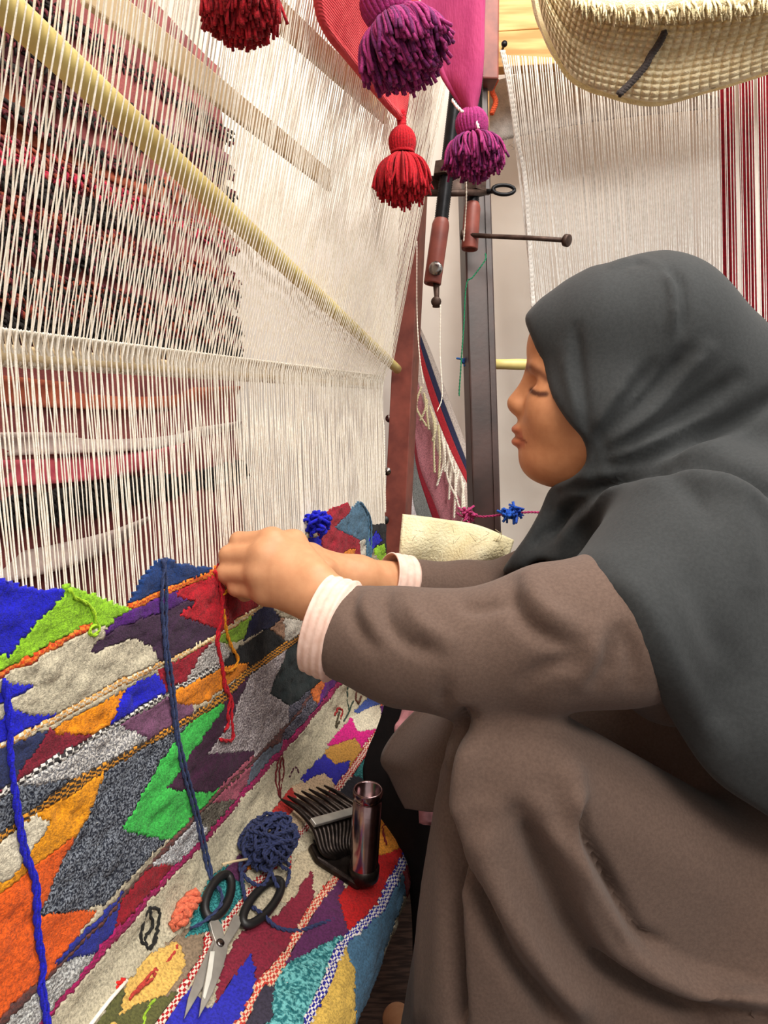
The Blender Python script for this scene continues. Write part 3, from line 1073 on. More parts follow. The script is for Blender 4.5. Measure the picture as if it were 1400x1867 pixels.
def beige_fn(u, v):
    i, j = u * (len(outl) - 1), u * (len(topl) - 1)
    o_ = np.array([np.interp(i, np.arange(len(outl)), outl[:, k]) for k in (0, 1)])
    t_ = np.array([np.interp(j, np.arange(len(topl)), topl[:, k]) for k in (0, 1)])
    p = t_ * (1 - v) + o_ * v
    bul = .055 * math.sqrt(max(0, 1 - (2 * max(v, .0) - 1) ** 2)) if v > .5 else .055
    cell = abs(sin(u * 135 + 1.2 * sin(v * 9)) * sin(v * 80 + sin(u * 14))) ** .6
    fold = .010 * math.exp(-((v - .70 - .05 * sin(5 * u)) / .03) ** 2)
    return on_y(p[0], p[1], YR + .06 - bul - .010 * cell + fold)


V, F = grid(beige_fn, 420, 200)
mk('folded_layer', V, F, M_beige, brug)
# back layer of the fold, so that it has depth
V, F = grid(lambda u, v: beige_fn(u, v) * [1, 0, 1] + [0, YR + .075 + .02 * sin(pi * v), 0], 40, 12)
mk('back_layer', V, F, M_beige, brug)
# short top layer with fringed edge
up1 = catmull(np.array([(1040, 8), (1100, 22), (1180, 26), (1260, 18), (1340, 14), (1420, 0), (1540, -30)], float), 10)


def top_fn(u, v):
    i = u * (len(up1) - 1)
    o_ = np.array([np.interp(i, np.arange(len(up1)), up1[:, k]) for k in (0, 1)])
    p = np.array([o_[0] + 5 * (1 - v), o_[1] * v + (-170) * (1 - v)])
    return on_y(p[0], p[1], YR - .055 - .02 * v + .006 * sin(11 * u))


M_beige2 = mat('cream_wool', (226, 212, 172), (212, 192, 148), nscale=70, bump=.9, bscale=330, bdist=.003)
V, F = grid(top_fn, 60, 12)
solid(mk('top_layer', V, F, M_beige2, brug), .02)
ps = []
for i in range(260):
    u = rng.random()
    p = top_fn(u, 1) + [0, rng.uniform(-.01, .01), .01]
    q = p + [rng.normal(0, .004), -.008 + rng.normal(0, .004), -.018 - rng.uniform(0, .016)]
    ps.append(tube([p, (p + q) / 2 + [rng.normal(0, .002), -.003, 0], q], [.003, .0025, .0012], 4))
V, F = merge(ps)
o = mk('fringe', V, F, M_beige2, brug)
o['kind'] = 'stuff'
dl = [(1212, 58), (1200, 82), (1186, 102), (1178, 118), (1160, 140), (1146, 155), (1128, 172)]
V, F = yarn([on_y(x, y, YR - .013) for x, y in dl], .0065, 3, .018)
mk('dark_stitch_line', V, F, wool((74, 66, 64)), brug)

# bamboo peg behind the head
V, F = tube(np.array([on_y(895 + 26 * i, 664 + .3 * i, 1.62) for i in range(12)]), [.0105 if i not in (2, 7) else .0115 for i in range(12)], 16)
tag(mk('bamboo_peg', V, F, M_bamboo, None), 'short bamboo stick sticking out behind the face of the woman', 'stick')

# striped rug hanging between the two posts
strip = thing('striped_hanging_rug', 'pink and grey striped rug with red and navy border draped between the loom posts', 'rug')
YS = 1.86
edges = [  # lines from the top edge to the lower left, in photo pixels; each pair of neighbours bounds one stripe
    [(762, 590), (784, 640), (815, 720), (845, 800), (872, 880)],
    [(758, 590), (776, 640), (804, 720), (838, 810), (866, 885)],
    [(756, 594), (770, 648), (796, 726), (830, 815), (862, 888)],
    [(755, 610), (764, 655), (786, 735), (820, 820), (860, 900)],
    [(754, 630), (756, 670), (774, 745), (806, 850), (852, 935)],
    [(752, 720), (754, 780), (764, 850), (790, 915), (815, 980)],
    [(750, 780), (752, 800), (758, 850), (776, 910), (800, 980)],
    [(742, 800), (745, 840), (750, 890), (756, 930), (775, 980)],
    [(736, 800), (738, 860), (742, 900), (746, 940), (750, 980)]]
cols = [(200, 186, 178), (36, 40, 74), (176, 32, 44), (222, 200, 188), (198, 128, 138), (140, 20, 38), (132, 134, 132), (216, 206, 208)]
for k in range(len(cols)):
    e0, e1 = catmull(np.array(edges[k], float), 8), catmull(np.array(edges[k + 1], float), 8)

    def fn(u, v, e0=e0, e1=e1, k=k):
        i = v * (len(e0) - 1)
        a = np.array([np.interp(i, np.arange(len(e0)), e0[:, q]) for q in (0, 1)])
        b = np.array([np.interp(i, np.arange(len(e1)), e1[:, q]) for q in (0, 1)])
        p = a * (1 - u) + b * u
        return on_y(p[0], p[1], YS - .012 * k - .012 * u + .004 * sin(14 * v))
    V, F = grid(fn, 6, 40)
    solid(mk('woven_stripe', V, F, wool(cols[k]), strip), .004)
for i in range(16):
    u = i / 15
    x0, y0 = 768 + 78 * u, 705 + 175 * u
    ln = 70 + rng.uniform(-20, 30)
    V, F = yarn([on_y(x0, y0, YS - .05), on_y(x0 + rng.normal(0, 4), y0 + ln * .5, YS - .07), on_y(x0 + rng.normal(2, 6), y0 + ln, YS - .075)], .0028, 2, .014)
    mk('fringe_strand', V, F, M_cream if i < 7 else M_cotton, strip)

# garland of pink and blue yarn
g = thing('yarn_garland', 'pink yarn line with blue and pink tufts tied across the dark post', 'garland')
V, F = yarn([px(846, 938, 1.42), px(880, 942, 1.42), px(920, 938, 1.42), px(965, 934, 1.42), px(1010, 936, 1.42)], .0022, 2, .012)
mk('line', V, F, wool((196, 60, 120)), g)
for (x, y, c, n_) in ((852, 938, (206, 66, 128), 26), (928, 938, (40, 100, 214), 30), (942, 934, (40, 90, 204), 18)):
    ps = []
    for i in range(n_):
        p = px(x + rng.normal(0, 3), y, 1.415)
        ps.append(tube([p, p + rng.normal(0, .006, 3), p + rng.normal(0, .009, 3)], .0026, 4))
    V, F = merge(ps)
    mk('tuft', V, F, wool(c), g)['kind'] = 'stuff'

# loose strings by the posts
def string(label, c, r, pts, cat='string', name='string', m=None):
    V, F = yarn(pts, r, 2, .012)
    return tag(mk(name, V, F, m or wool(c)), label, cat)


string('thin green string tied below the screw jack', (30, 124, 84), .0014, [px(885, 462, 1.38), px(884, 475, 1.375), px(862, 505, 1.375), px(850, 520, 1.375), px(845, 600, 1.375), px(838, 700, 1.375), px(837, 722, 1.375)])
string('long white cord hanging from the magenta cloth beside the jack', (240, 236, 228), .0012, [px(824, 185, 1.2), px(842, 205, 1.2), px(847, 260, 1.24), px(850, 350, 1.3), px(848, 400, 1.34), px(845, 440, 1.36)], m=M_cotton)
string('white string hanging from the small iron pin', (240, 236, 228), .001, [px(803, 556, 1.33), px(802, 640, 1.35), px(806, 720, 1.36), px(797, 750, 1.36)], m=M_cotton)
string('white selvedge string hanging along the red-brown upright', (240, 236, 228), .001, [px(760, 440, 1.36), px(760, 560, 1.36), px(764, 640, 1.36), px(772, 700, 1.37)], m=M_cotton)
V, F = merge([tube([px(846 + rng.normal(0, 3), 660 + rng.normal(0, 2), 1.5), px(846 + rng.normal(0, 9), 660 + rng.normal(0, 5), 1.49)], .002, 4) for i in range(16)])
o = tag(mk('blue_yarn_tuft', V, F, wool((50, 110, 190))), 'small blue yarn tuft caught on the back edge of the dark post', 'tuft')
o['kind'] = 'stuff'

# cream sack
sack = thing('cream_sack', 'crumpled cream cotton sack resting on the far end of the rug roll', 'sack')
c0 = px(845, 1000, 1.30)


def sack_fn(u, v):
    a = 2 * pi * u
    prof_ = np.interp(v, [0, .1, .5, .85, .95, 1.0], [.8, 1.0, 1.02, .95, .80, .55])
    R1, R2 = .098 * prof_, .075 * prof_
    x, y = R1 * cos(a), R2 * sin(a)
    z0_ = .262
    ht = .575 - .05 * (x + .02) / .1
    wr = .006 * sin(5 * a + 9 * v) + .004 * sin(11 * a - 14 * v + 2) + .003 * sin(23 * a + 20 * v)
    return np.array([c0[0] + x * (1 + wr * 8), c0[1] + y * (1 + wr * 8), z0_ + (ht - z0_) * min(v * 1.02, 1) + wr])


V, F = grid(sack_fn, 72, 60)
mk('body', V, F, M_cream, sack)
fl0, fl1 = [(734, 938), (800, 946), (870, 958), (936, 985)], [(722, 1072), (790, 1085), (860, 1085), (915, 1060)]
sheet_px('flap', fl0, fl1, lambda u, v: 1.245 - .03 * sin(pi * v) - .012 * sin(9 * u + 3 * v) - .03 * u, M_cream, sack, 50, 26, .003)
ps = []
for i in range(40):
    x, y = rng.uniform(745, 915), rng.uniform(965, 1060)
    p = on_y(x, y, 1.19)
    ps.append(tube(catmull([p, p + rng.normal(0, .006, 3) * [1, .2, 1], p + rng.normal(0, .010, 3) * [1, .2, 1]], 4), .0005, 3))
V, F = merge(ps)
mk('loose_threads', V, F, M_cream, sack)['kind'] = 'stuff'

# ------------------------------------------------------------------ hanging cloth corners with tassels
def tassel_parts(root, top, down, R, cols, n, head=.42, spread=1.0, ln=1.7, binding=True):
    """knot, wound head, binding and a skirt of yarn ends"""
    down = np.asarray(down, float) / np.linalg.norm(down)
    a = np.cross(down, [0, 1.0, 0]); a /= np.linalg.norm(a)
    b = np.cross(down, a)
    top = np.asarray(top, float)
    hr, hl = R * head, R * .85
    ps = []
    for i in range(26):                      # yarns laid over the head
        t = 2 * pi * i / 26
        q = [top + down * hl * s_ + (a * cos(t) + b * sin(t)) * hr * w for s_, w in ((0, .25), (.18, .72), (.45, .98), (.75, .95), (1.0, .78))]
        ps.append(tube(catmull(q, 3), hr * .17, 5))
    V, F = merge(ps)
    mk('tassel_head', V, F, wool(cols[0]), root)
    if binding:
        th = np.linspace(0, 6 * pi, 60)
        q = [top + down * (hl * (.93 + .02 * t / 6)) + (a * cos(t) + b * sin(t)) * hr * .92 for t in th]
        V, F = tube(q, hr * .1, 5)
        mk('binding', V, F, wool(cols[0]), root)
    neck = top + down * hl
    ps = {0: [], 1: []}
    for i in range(int(n * 1.4)):
        t = rng.uniform(0, 2 * pi)
        w = math.sqrt(rng.random())
        d1 = (a * cos(t) + b * sin(t))
        rad = R * w * spread
        e = ln * R * rng.uniform(.86, 1.02) * math.sqrt(max(.15, 1 - (.75 * w) ** 2))
        q = [neck + d1 * hr * .55 * w, neck + d1 * (hr * .5 * w + rad * .55) + down * e * .28, neck + d1 * rad + down * e * .65,
             neck + d1 * rad * (1.0 + rng.uniform(-.1, .12)) + down * e + rng.normal(0, R * .06, 3)]
        ps[int(rng.random() < .35)].append(tube(catmull(q, 3), R * .044, 5))
    for k in (0, 1):
        V, F = merge(ps[k])
        mk('tassel_skirt', V, F, wool(cols[k]), root)['kind'] = 'stuff'


M_redcloth = mat('coral_red_ribbed_cloth', (226, 84, 88), (208, 66, 74), nscale=60, bump=.5, bscale=300, bdist=.001, wave=('Z', 130, 2.5))
M_magcloth = mat('magenta_wool_cloth', (164, 60, 104), (146, 46, 90), nscale=50, bump=.6, bscale=400, bdist=.0015, stretch=(1, 1, .25))
ZR = 1.66                      # rail the cloth hangs from, above the picture


def hang_cloth(name, label, leftp, rightp, D, m, hem, dfn=lambda u, v: 0):
    root = thing(name, label, 'cloth')
    lp, rp = catmull(np.array(leftp, float), 10), catmull(np.array(rightp, float), 10)

    def fn(u, v):
        i, j = v * (len(lp) - 1), v * (len(rp) - 1)
        a = np.array([np.interp(i, np.arange(len(lp)), lp[:, q]) for q in (0, 1)])
        b = np.array([np.interp(j, np.arange(len(rp)), rp[:, q]) for q in (0, 1)])
        p = a * (1 - u) + b * u
        if D is None:               # lies close against the warp
            q = on_sheet(p[0], p[1])
            return CAM + (q - CAM) * (1 - .055 - .012 * dfn(u, v))
        return px(p[0], p[1], D + dfn(u, v))
    V, F = grid(fn, 40, 60)
    solid(mk('cloth', V, F, m, root), .006)
    for u in ((0,) if hem == 'l' else (0, 1)):
        V, F = tube([fn(u, v) for v in np.linspace(0, 1, 50)], .0052 if u == 0 else .003, 8)
        mk('hem', V, F, m, root)
    return root, fn


REDS, MAGS = [(196, 20, 36), (166, 12, 26)], [(160, 44, 112), (112, 28, 92)]
DR = 1.09
rc_, fn_r = hang_cloth('red_hanging_cloth', 'coral red ribbed cloth corner hanging with a red tassel at its point',
                       [(530, -330), (552, -200), (578, -10), (594, 50), (640, 110), (700, 182), (728, 212)], [(760, -330), (762, -200), (760, -10), (752, 60), (748, 120), (742, 180), (737, 212)], None, M_redcloth, 'l',
                       lambda u, v: sin(3 * u + 2 * v))
kt = px(732, 212, DR)
V, F = yarn([kt + Z * .006, kt - Z * .006, px(733, 236, DR)], .007, 3, .012)
mk('twisted_knot', V, F, wool(REDS[0]), rc_)
tassel_parts(rc_, px(733, 232, DR), (0, 0, -1), .0405, REDS, 240, .42, 1.0, 1.85)

DM = 1.10
mc_, fn_m = hang_cloth('magenta_hanging_cloth', 'magenta wool cloth corner hanging in front of the dark post with purple tassel', [(640, -330), (672, -120), (700, -30), (760, 50), (795, 98), (808, 135), (835, 178), (857, 206)],
                       [(884, -330), (884, -120), (882, -30), (880, 40), (879, 100), (875, 150), (870, 180), (864, 207)], DM, M_magcloth, 'lr', lambda u, v: .015 * sin(3 * u + 3 * v))
V, F = yarn([px(824, 182, DM - .01), px(838, 200, DM - .015), px(858, 213, DM - .012), px(868, 222, DM - .02), px(872, 234, DM - .02)], .0022, 2, .01)
mk('white_tie', V, F, M_cotton, mc_)
tassel_parts(mc_, px(858, 200, DM), px(866, 300, DM) - px(858, 200, DM), .043, MAGS, 240, .48, 1.0, 1.45, False)

DT_ = .80
pt = thing('purple_tassel', 'large magenta-purple yarn tassel hanging in front of the coral red cloth', 'tassel')
tassel_parts(pt, px(688, -30, DT_), px(735, 90, DT_) - px(688, -30, DT_), .047, MAGS, 300, .5, 1.02, 1.5, False)
V, F = yarn([px(688, -26, DT_), px(684, -120, DT_ + .05), px(682, -330, DT_ + .1)], .004, 3, .012)
mk('cord', V, F, wool(MAGS[0]), pt)
rt = thing('red_tassel', 'dense dark red yarn tassel hanging in front of the white warp', 'tassel')
tassel_parts(rt, px(436, -118, .60), (0, 0, -1), .031, [(182, 22, 36), (150, 14, 28)], 330, .5, 1.0, 1.75)
V, F = yarn([px(436, -116, .60), px(436, -200, .59), px(440, -330, .58)], .003, 3, .012)
mk('cord', V, F, wool(REDS[0]), rt)
# the wooden rail above that they hang from
A_, B_ = px(420, -345, .56), px(980, -345, 1.12)
V, F = tube([A_ + (B_ - A_) * t for t in np.linspace(-.2, 1.1, 8)], .012, 12)
tag(mk('hanging_rail', V, F, M_pine), 'round wooden rail above the loom that the tasselled cloths hang from', 'rail')

# ------------------------------------------------------------------ the weaver: surfaces grown from smooth unions
def sd_rc(P, a, b, ra, rb):
    ab = b - a
    t = np.clip(((P - a) @ ab) / (ab @ ab + 1e-12), 0, 1)
    return np.linalg.norm(P - a - t[..., None] * ab, axis=-1) - (ra + (rb - ra) * t)


def sd_el(P, c, R, A):
    q = (P - c) @ A.T
    k0 = np.linalg.norm(q / R, axis=-1)
    k1 = np.linalg.norm(q / (R * R), axis=-1)
    return k0 * (k0 - 1) / np.maximum(k1, 1e-9)


def sd_tri(P, a, b, c, r):
    ba, cb, ac = b - a, c - b, a - c
    n_ = np.cross(ba, ac)
    pa, pb, pc = P - a, P - b, P - c

    def seg(p, e):
        t = np.clip((p @ e) / (e @ e), 0, 1)
        q = p - t[..., None] * e
        return (q * q).sum(-1)
    s_ = np.sign(pa @ np.cross(ba, n_)) + np.sign(pb @ np.cross(cb, n_)) + np.sign(pc @ np.cross(ac, n_))
    return np.sqrt(np.where(s_ < 2, np.minimum(np.minimum(seg(pa, ba), seg(pb, cb)), seg(pc, ac)), (pa @ n_) ** 2 / (n_ @ n_))) - r


class Shape:
    def __init__(self):
        self.p = []

    def rc(self, a, b, ra, rb, k=.01):
        a, b = np.asarray(a, float), np.asarray(b, float)
        self.p.append((lambda P: sd_rc(P, a, b, ra, rb), (a + b) / 2, np.linalg.norm(a - b) / 2 + max(ra, rb), k, 1))

    def el(self, c, R, A, k=.01, sub=False):
        c, R = np.asarray(c, float), np.asarray(R, float)
        self.p.append((lambda P: sd_el(P, c, R, A), c, R.max(), k, -1 if sub else 1))

    def tri(self, a, b, c, r, k=.02):
        m = (a + b + c) / 3
        self.p.append((lambda P: sd_tri(P, a, b, c, r), m, max(np.linalg.norm(v - m) for v in (a, b, c)) + r, k, 1))

    def chain(self, pts, rs, k=.01):
        for i in range(len(pts) - 1):
            self.rc(pts[i], pts[i + 1], rs[i], rs[i + 1], k)

    def f(self, P, c, rad):
        d = np.full(P.shape[:-1], .2)
        near = np.nonzero(np.linalg.norm(self.PC - c, axis=1) < self.PRD + rad + .045)[0]
        for i_ in near:
            fn, pc, pr, k, sg = self.p[i_]
            e = fn(P)
            if sg > 0:
                h = np.maximum(k - np.abs(d - e), 0) / k
                d = np.minimum(d, e) - h * h * k * .25
            else:
                e = -e
                h = np.maximum(k - np.abs(d - e), 0) / k
                d = np.maximum(d, e) + h * h * k * .25
        return d


def grow(shape, h, post=None, B=16, smooth=1):
    lo = np.min([c - r for _, c, r, _, _ in shape.p], axis=0) - 3 * h
    hi = np.max([c + r for _, c, r, _, _ in shape.p], axis=0) + 3 * h
    shape.PC = np.array([q[1] for q in shape.p])
    shape.PRD = np.array([q[2] for q in shape.p])
    lo[2] = max(lo[2], -.02)
    nb = np.ceil((hi - lo) / h / B).astype(int)
    n_ = nb * B + 1
    G = np.ones(n_, np.float32)
    ar = np.arange(B + 1) * h
    loc = np.stack(np.meshgrid(ar, ar, ar, indexing='ij'), -1)
    rad = B * h * .87
    for i in range(nb[0]):
        for j in range(nb[1]):
            for k in range(nb[2]):
                o = lo + np.array([i, j, k]) * B * h
                c = o + B * h / 2
                if (np.linalg.norm(shape.PC - c, axis=1) > shape.PRD + rad).all():
                    continue
                v = shape.f(c[None], c, rad)[0]
                sl = (slice(i * B, i * B + B + 1), slice(j * B, j * B + B + 1), slice(k * B, k * B + B + 1))
                if abs(v) > rad + .012:
                    G[sl] = np.where(G[sl] == 1, np.float32(np.sign(v)), G[sl])
                    if post is None or v > 0:
                        continue
                P = loc + o
                d = shape.f(P, c, rad)
                if post is not None:
                    d = post(P, d)
                G[sl] = d
    ins = G < 0
    c8 = [ins[a:n_[0] - 1 + a, b:n_[1] - 1 + b, c:n_[2] - 1 + c] for a in (0, 1) for b in (0, 1) for c in (0, 1)]
    tot = sum(x.astype(np.int8) for x in c8)
    act = np.argwhere((tot > 0) & (tot < 8))
    vid = np.full(n_ - 1, -1, np.int32)
    vid[act[:, 0], act[:, 1], act[:, 2]] = np.arange(len(act))
    cor = np.array([(a, b, c) for a in (0, 1) for b in (0, 1) for c in (0, 1)])
    gv = np.stack([G[act[:, 0] + a, act[:, 1] + b, act[:, 2] + c] for a, b, c in cor], 1)
    acc, cnt = np.zeros((len(act), 3)), np.zeros(len(act))
    for a in range(8):
        for b in range(a + 1, 8):
            if np.abs(cor[a] - cor[b]).sum() != 1:
                continue
            m = (gv[:, a] < 0) != (gv[:, b] < 0)
            t = gv[m, a] / (gv[m, a] - gv[m, b])
            acc[m] += cor[a] + (cor[b] - cor[a]) * t[:, None]
            cnt[m] += 1
    V = lo + (act + acc / cnt[:, None]) * h
    Fq = []
    for ax_ in range(3):
        sh = [slice(None)] * 3
        s0, s1 = list(sh), list(sh)
        s0[ax_], s1[ax_] = slice(0, -1), slice(1, None)
        A, Bb = ins[tuple(s0)], ins[tuple(s1)]
        e = np.argwhere(A != Bb)
        u_, v_ = (ax_ + 1) % 3, (ax_ + 2) % 3
        e = e[(e[:, u_] > 0) & (e[:, v_] > 0) & (e[:, u_] < n_[u_] - 1) & (e[:, v_] < n_[v_] - 1)]
        fl_ = A[e[:, 0], e[:, 1], e[:, 2]]
        q = []
        for du, dv in ((-1, -1), (0, -1), (0, 0), (-1, 0)):
            w = e.copy()
            w[:, u_] += du
            w[:, v_] += dv
            q.append(vid[w[:, 0], w[:, 1], w[:, 2]])
        q = np.stack(q, 1)
        q[~fl_] = q[~fl_][:, ::-1]
        Fq.append(q)
    Fq = np.vstack(Fq)
    Fq = Fq[(Fq >= 0).all(1)]
    for _ in range(smooth):
        V = relax(V, Fq)
    return V, Fq


def relax(V, Fq, w=.5):
    acc, cnt = np.zeros_like(V), np.zeros(len(V))
    for a in range(4):
        for b in ((a + 1) % 4, (a + 3) % 4):
            np.add.at(acc, Fq[:, a], V[Fq[:, b]])
            np.add.at(cnt, Fq[:, a], 1)
    return V * (1 - w) + w * acc / np.maximum(cnt, 1)[:, None]


def normals(V, Fq):
    n_ = np.cross(V[Fq[:, 2]] - V[Fq[:, 0]], V[Fq[:, 3]] - V[Fq[:, 1]])
    out = np.zeros_like(V)
    for a in range(4):
        np.add.at(out, Fq[:, a], n_)
    return out / (np.linalg.norm(out, axis=1)[:, None] + 1e-12)


def press_folds(V, Fq, curves, side=None):
    """raise ridges and sink valleys of the cloth along curves, on the side of the body that they are on"""
    Nn = normals(V, Fq)
    pj = proj(V)
    vd = CAM - V
    vd /= np.linalg.norm(vd, axis=1)[:, None]
    wgt = np.clip((Nn * vd).sum(1) * 2.5, 0, 1)
    disp = np.zeros(len(V))
    gain = 1.6
    for amp, width, pts in curves:
        pts = catmull(np.array(pts, float), 8)
        d = d_line(pj[:, 0], pj[:, 1], pts)
        # fade towards both ends of the fold
        e = np.minimum(np.hypot(pj[:, 0] - pts[0][0], pj[:, 1] - pts[0][1]), np.hypot(pj[:, 0] - pts[-1][0], pj[:, 1] - pts[-1][1]))
        disp += gain * amp * np.exp(-(d / width) ** 2) * np.clip(.35 + e / (3 * width), 0, 1)
    return V + Nn * (disp * wgt)[:, None]


def cloth_obj(name, V, Fq, m, parent):
    me = bpy.data.meshes.new(name)
    me.from_pydata(V.tolist(), [], Fq.tolist())
    me.polygons.foreach_set('use_smooth', np.ones(len(me.polygons), bool))
    me.materials.append(m)
    return link(name, me, parent)


person = thing('person', 'person in a charcoal headscarf and brown dress squatting and weaving at the loom', 'person')

# --- head frame: x forward (towards the warp), y towards the woman's left, z up
HC = px(1110, 700, .93)
HX, HY = -N, -L
SCL = .93 / FPX


def H(x, y, z):
    return HC + HX * x + HY * y + Z * z


HA = np.array([HX, HY, Z])
B = Shape()
# limbs and trunk
WR, EL, SH = px(620, 1110, .780), px(1090, 1165, .74), px(1310, 985, .89)
B.chain([SH, EL], [.048, .04], .02)
B.chain([EL, px(850, 1185, .74), px(715, 1158, .757), WR], [.036, .032, .029, .0245], .02)
B.rc(px(1240, 1010, 1.0), px(1450, 1560, .94), .12, .13, .04)
WR2 = px(650, 1056, .945)
SH2, EL2 = px(1150, 975, 1.13), px(930, 1100, 1.07)
B.chain([SH2, EL2, px(760, 1075, 1.0), WR2], [.048, .04, .034, .026], .02)
B.rc(px(1160, 800, .955), px(1230, 950, .99), .05, .06, .03)
for off in (0, .25):
    kn, hp, an = px(935, 1395, .745) + L * off, px(1470, 1640, .84) + L * off * .6, px(880, 1990, .80) + L * off
    an[2] = .09
    B.chain([hp, kn, an], [.050, .040, .034], .03)
    toe = on_z(724, 1858, .022) if off == 0 else an - N * .04 + L * .03 - Z * .06
    heel = an + N * .03 - Z * .05
    B.chain([an, heel], [.036, .03], .02)
    B.chain([an - Z * .02, (an + toe) / 2 - Z * .01, toe], [.034, .030, .019], .02)
# head
B.el(H(-.025, 0, .042), (.092, .066, .090), HA, .02)
B.el(H(.022, 0, -.018), (.073, .064, .100), HA, .02)
B.el(H(.028, 0, .045), (.0705, .064, .06), HA, .02)
B.rc(H(.080, .03, .017), H(.080, -.03, .017), .0125, .0125, .012)
for sy in (-1, 1):
    B.rc(H(.066, .012 * sy, -.086), H(.005, .040 * sy, -.070), .030, .024, .025)
    B.el(H(.063, .031 * sy, -.032), (.031, .027, .032), HA, .028)
    B.el(H(.0845, .0305 * sy, -.006), (.009, .014, .010), HA, .006)
    B.el(H(.0960, .0290 * sy, .003), (.012, .012, .006), HA, .016, True)
    B.el(H(.101, .0125 * sy, -.0265), (.010, .0078, .0075), HA, .006)
    B.el(H(-.020, .061 * sy, -.012), (.015, .005, .026), HA, .006)
    B.rc(H(.073, .031 * sy, -.0075), H(.0735, .031 * sy, -.0075), .0125, .0125, .004)
B.el(H(.076, 0, -.056), (.034, .031, .030), HA, .016)
B.el(H(.0795, 0, -.090), (.0265, .026, .0265), HA, .014)
B.rc(H(.087, 0, .012), H(.1105, 0, -.0205), .0088, .0118, .018)
B.el(H(.1035, 0, -.0535), (.0135, .021, .0075), HA, .004)
B.el(H(.1020, 0, -.0690), (.0150, .019, .0078), HA, .004)
B.rc(H(.045, 0, -.092), H(.015, 0, -.105), .028, .036, .03)


def hand(wr, mcp, pip, dip, tip, th, r0=.0105):
    for i in range(4):
        B.rc(wr, mcp[i], .0225, .0128, .014)
        f = (1, 1.04, 1, .88)[i]
        B.rc(mcp[i], pip[i], .0122 * f, .0098 * f, .006)
        B.rc(pip[i], dip[i], .0098 * f, .0086 * f, .004)
        B.rc(dip[i], tip[i], .0086 * f, .0072 * f, .003)
    for i in range(3):
        B.rc(mcp[i], mcp[i + 1], .0118, .0118, .010)
    B.chain(th, [.019, .0135, .0108, .0082], .008)


hand(WR, [px(496, 986, .82), px(482, 1013, .808), px(476, 1046, .806), px(486, 1080, .81)],
     [px(436, 986, .832), px(417, 1012, .826), px(411, 1045, .824), px(430, 1072, .824)],
     [px(428, 1010, .852), px(414, 1034, .850), px(416, 1062, .846), px(446, 1084, .842)],
     [px(446, 1018, .866), px(432, 1046, .864), px(440, 1066, .860), px(466, 1080, .852)],
     [px(575, 1055, .79), px(535, 990, .832), px(490, 985, .858), px(452, 1004, .868)])
hand(WR2, [px(566, 1012, .918), px(560, 1030, .905), px(558, 1048, .900), px(562, 1064, .898)],
     [px(528, 1000, .915), px(522, 1022, .908), px(520, 1044, .90), px(528, 1062, .90)],
     [px(508, 1006, .925), px(504, 1026, .92), px(504, 1044, .915), px(512, 1062, .91)],
     [px(492, 1012, .93), px(490, 1030, .93), px(492, 1046, .922), px(502, 1064, .915)],
     [px(625, 1060, .93), px(588, 1040, .895), px(560, 1030, .885), px(532, 1024, .89)])
Vb, Fb = grow(B, .0023, None, 18, 1)
ob = cloth_obj('body', Vb, Fb, M_skin, person)
loc = (Vb - HC) @ HA.T
qx, qy = 1110 - loc[:, 0] / SCL, 700 - loc[:, 2] / SCL
tint = np.ones((len(Vb), 4))
face = (np.linalg.norm(loc, axis=1) < .17)
tint[face, :3] = (.92, .82, .74)  # face coloured darker, standing in for dimmer light than on the hands


def paint(m, c, w):
    w = (w * m)[:, None]
    tint[:, :3] = tint[:, :3] * (1 - w) + np.array(c) * w


near_mid = np.abs(loc[:, 1])
lip = np.maximum(np.exp(-(d_line(qx, qy, [(936, 779), (948, 784), (964, 800)]) / 8) ** 2), np.exp(-(d_line(qx, qy, [(936, 805), (950, 807), (964, 803)]) / 9) ** 2))
paint(face & (loc[:, 0] > .085) & (near_mid < .026), (.80, .52, .50), np.clip(lip * 1.3, 0, 1))
paint(face & (loc[:, 0] > .08) & (near_mid < .03), (.42, .2, .18), np.exp(-(d_line(qx, qy, [(932, 792), (950, 796), (968, 803)]) / 2.6) ** 2))
paint(face & (near_mid > .014), (.12, .07, .06), np.clip(1.5 * np.exp(-(d_line(qx, qy, [(974, 709), (982, 714), (992, 717), (1004, 717)]) / 4.4) ** 2), 0, 1))
paint(face & (near_mid > .008), (.24, .15, .12), .95 * np.exp(-(d_line(qx, qy, [(962, 668), (974, 668), (990, 678), (1004, 690)]) / 7) ** 2))
ca = ob.data.color_attributes.new('tint', 'FLOAT_COLOR', 'POINT')
ca.data.foreach_set('color', tint.astype(np.float32).ravel())
# lashes
ps = []
for i in range(16):
    u = i / 15
    x_, z_ = (1110 - (974 + 28 * u)) * SCL, (700 - (710 + 8 * u)) * SCL
    p = H(.0845 - .006 * u, .024 + .015 * u, z_)
    ps.append(tube([p, p + HX * .004 + HY * .001 - Z * .003, p + HX * .007 + HY * .001 - Z * .0045], [.0006, .0005, .0002], 4))
V, F = merge(ps)
mk('eyelashes', V, F, M_plasticblack, person)['kind'] = 'stuff'

# --- brown dress
D = Shape()
K1, H1, A1 = px(937, 1398, .745), px(1500, 1700, .83), px(885, 2080, .80)
D.tri(K1, H1, A1, .068, .03)
K2, H2, A2 = K1 + L * .25, H1 + L * .16, A1 + L * .26
D.tri(K2 - Z * .03, H2, A2, .060, .04)
D.rc(px(1500, 1640, .92), px(1245, 1040, 1.0), .16, .135, .06)
D.rc(px(1245, 1030, 1.0), px(1190, 900, .97), .10, .062, .05)
D.rc(px(862, 1420, .79), px(782, 2000, .86), .030, .045, .03)
D.rc(px(1500, 1700, .83), px(1500, 1990, .80), .15, .19, .06)
D.rc(px(1150, 2000, .78), px(1500, 1990, .78), .09, .14, .06)
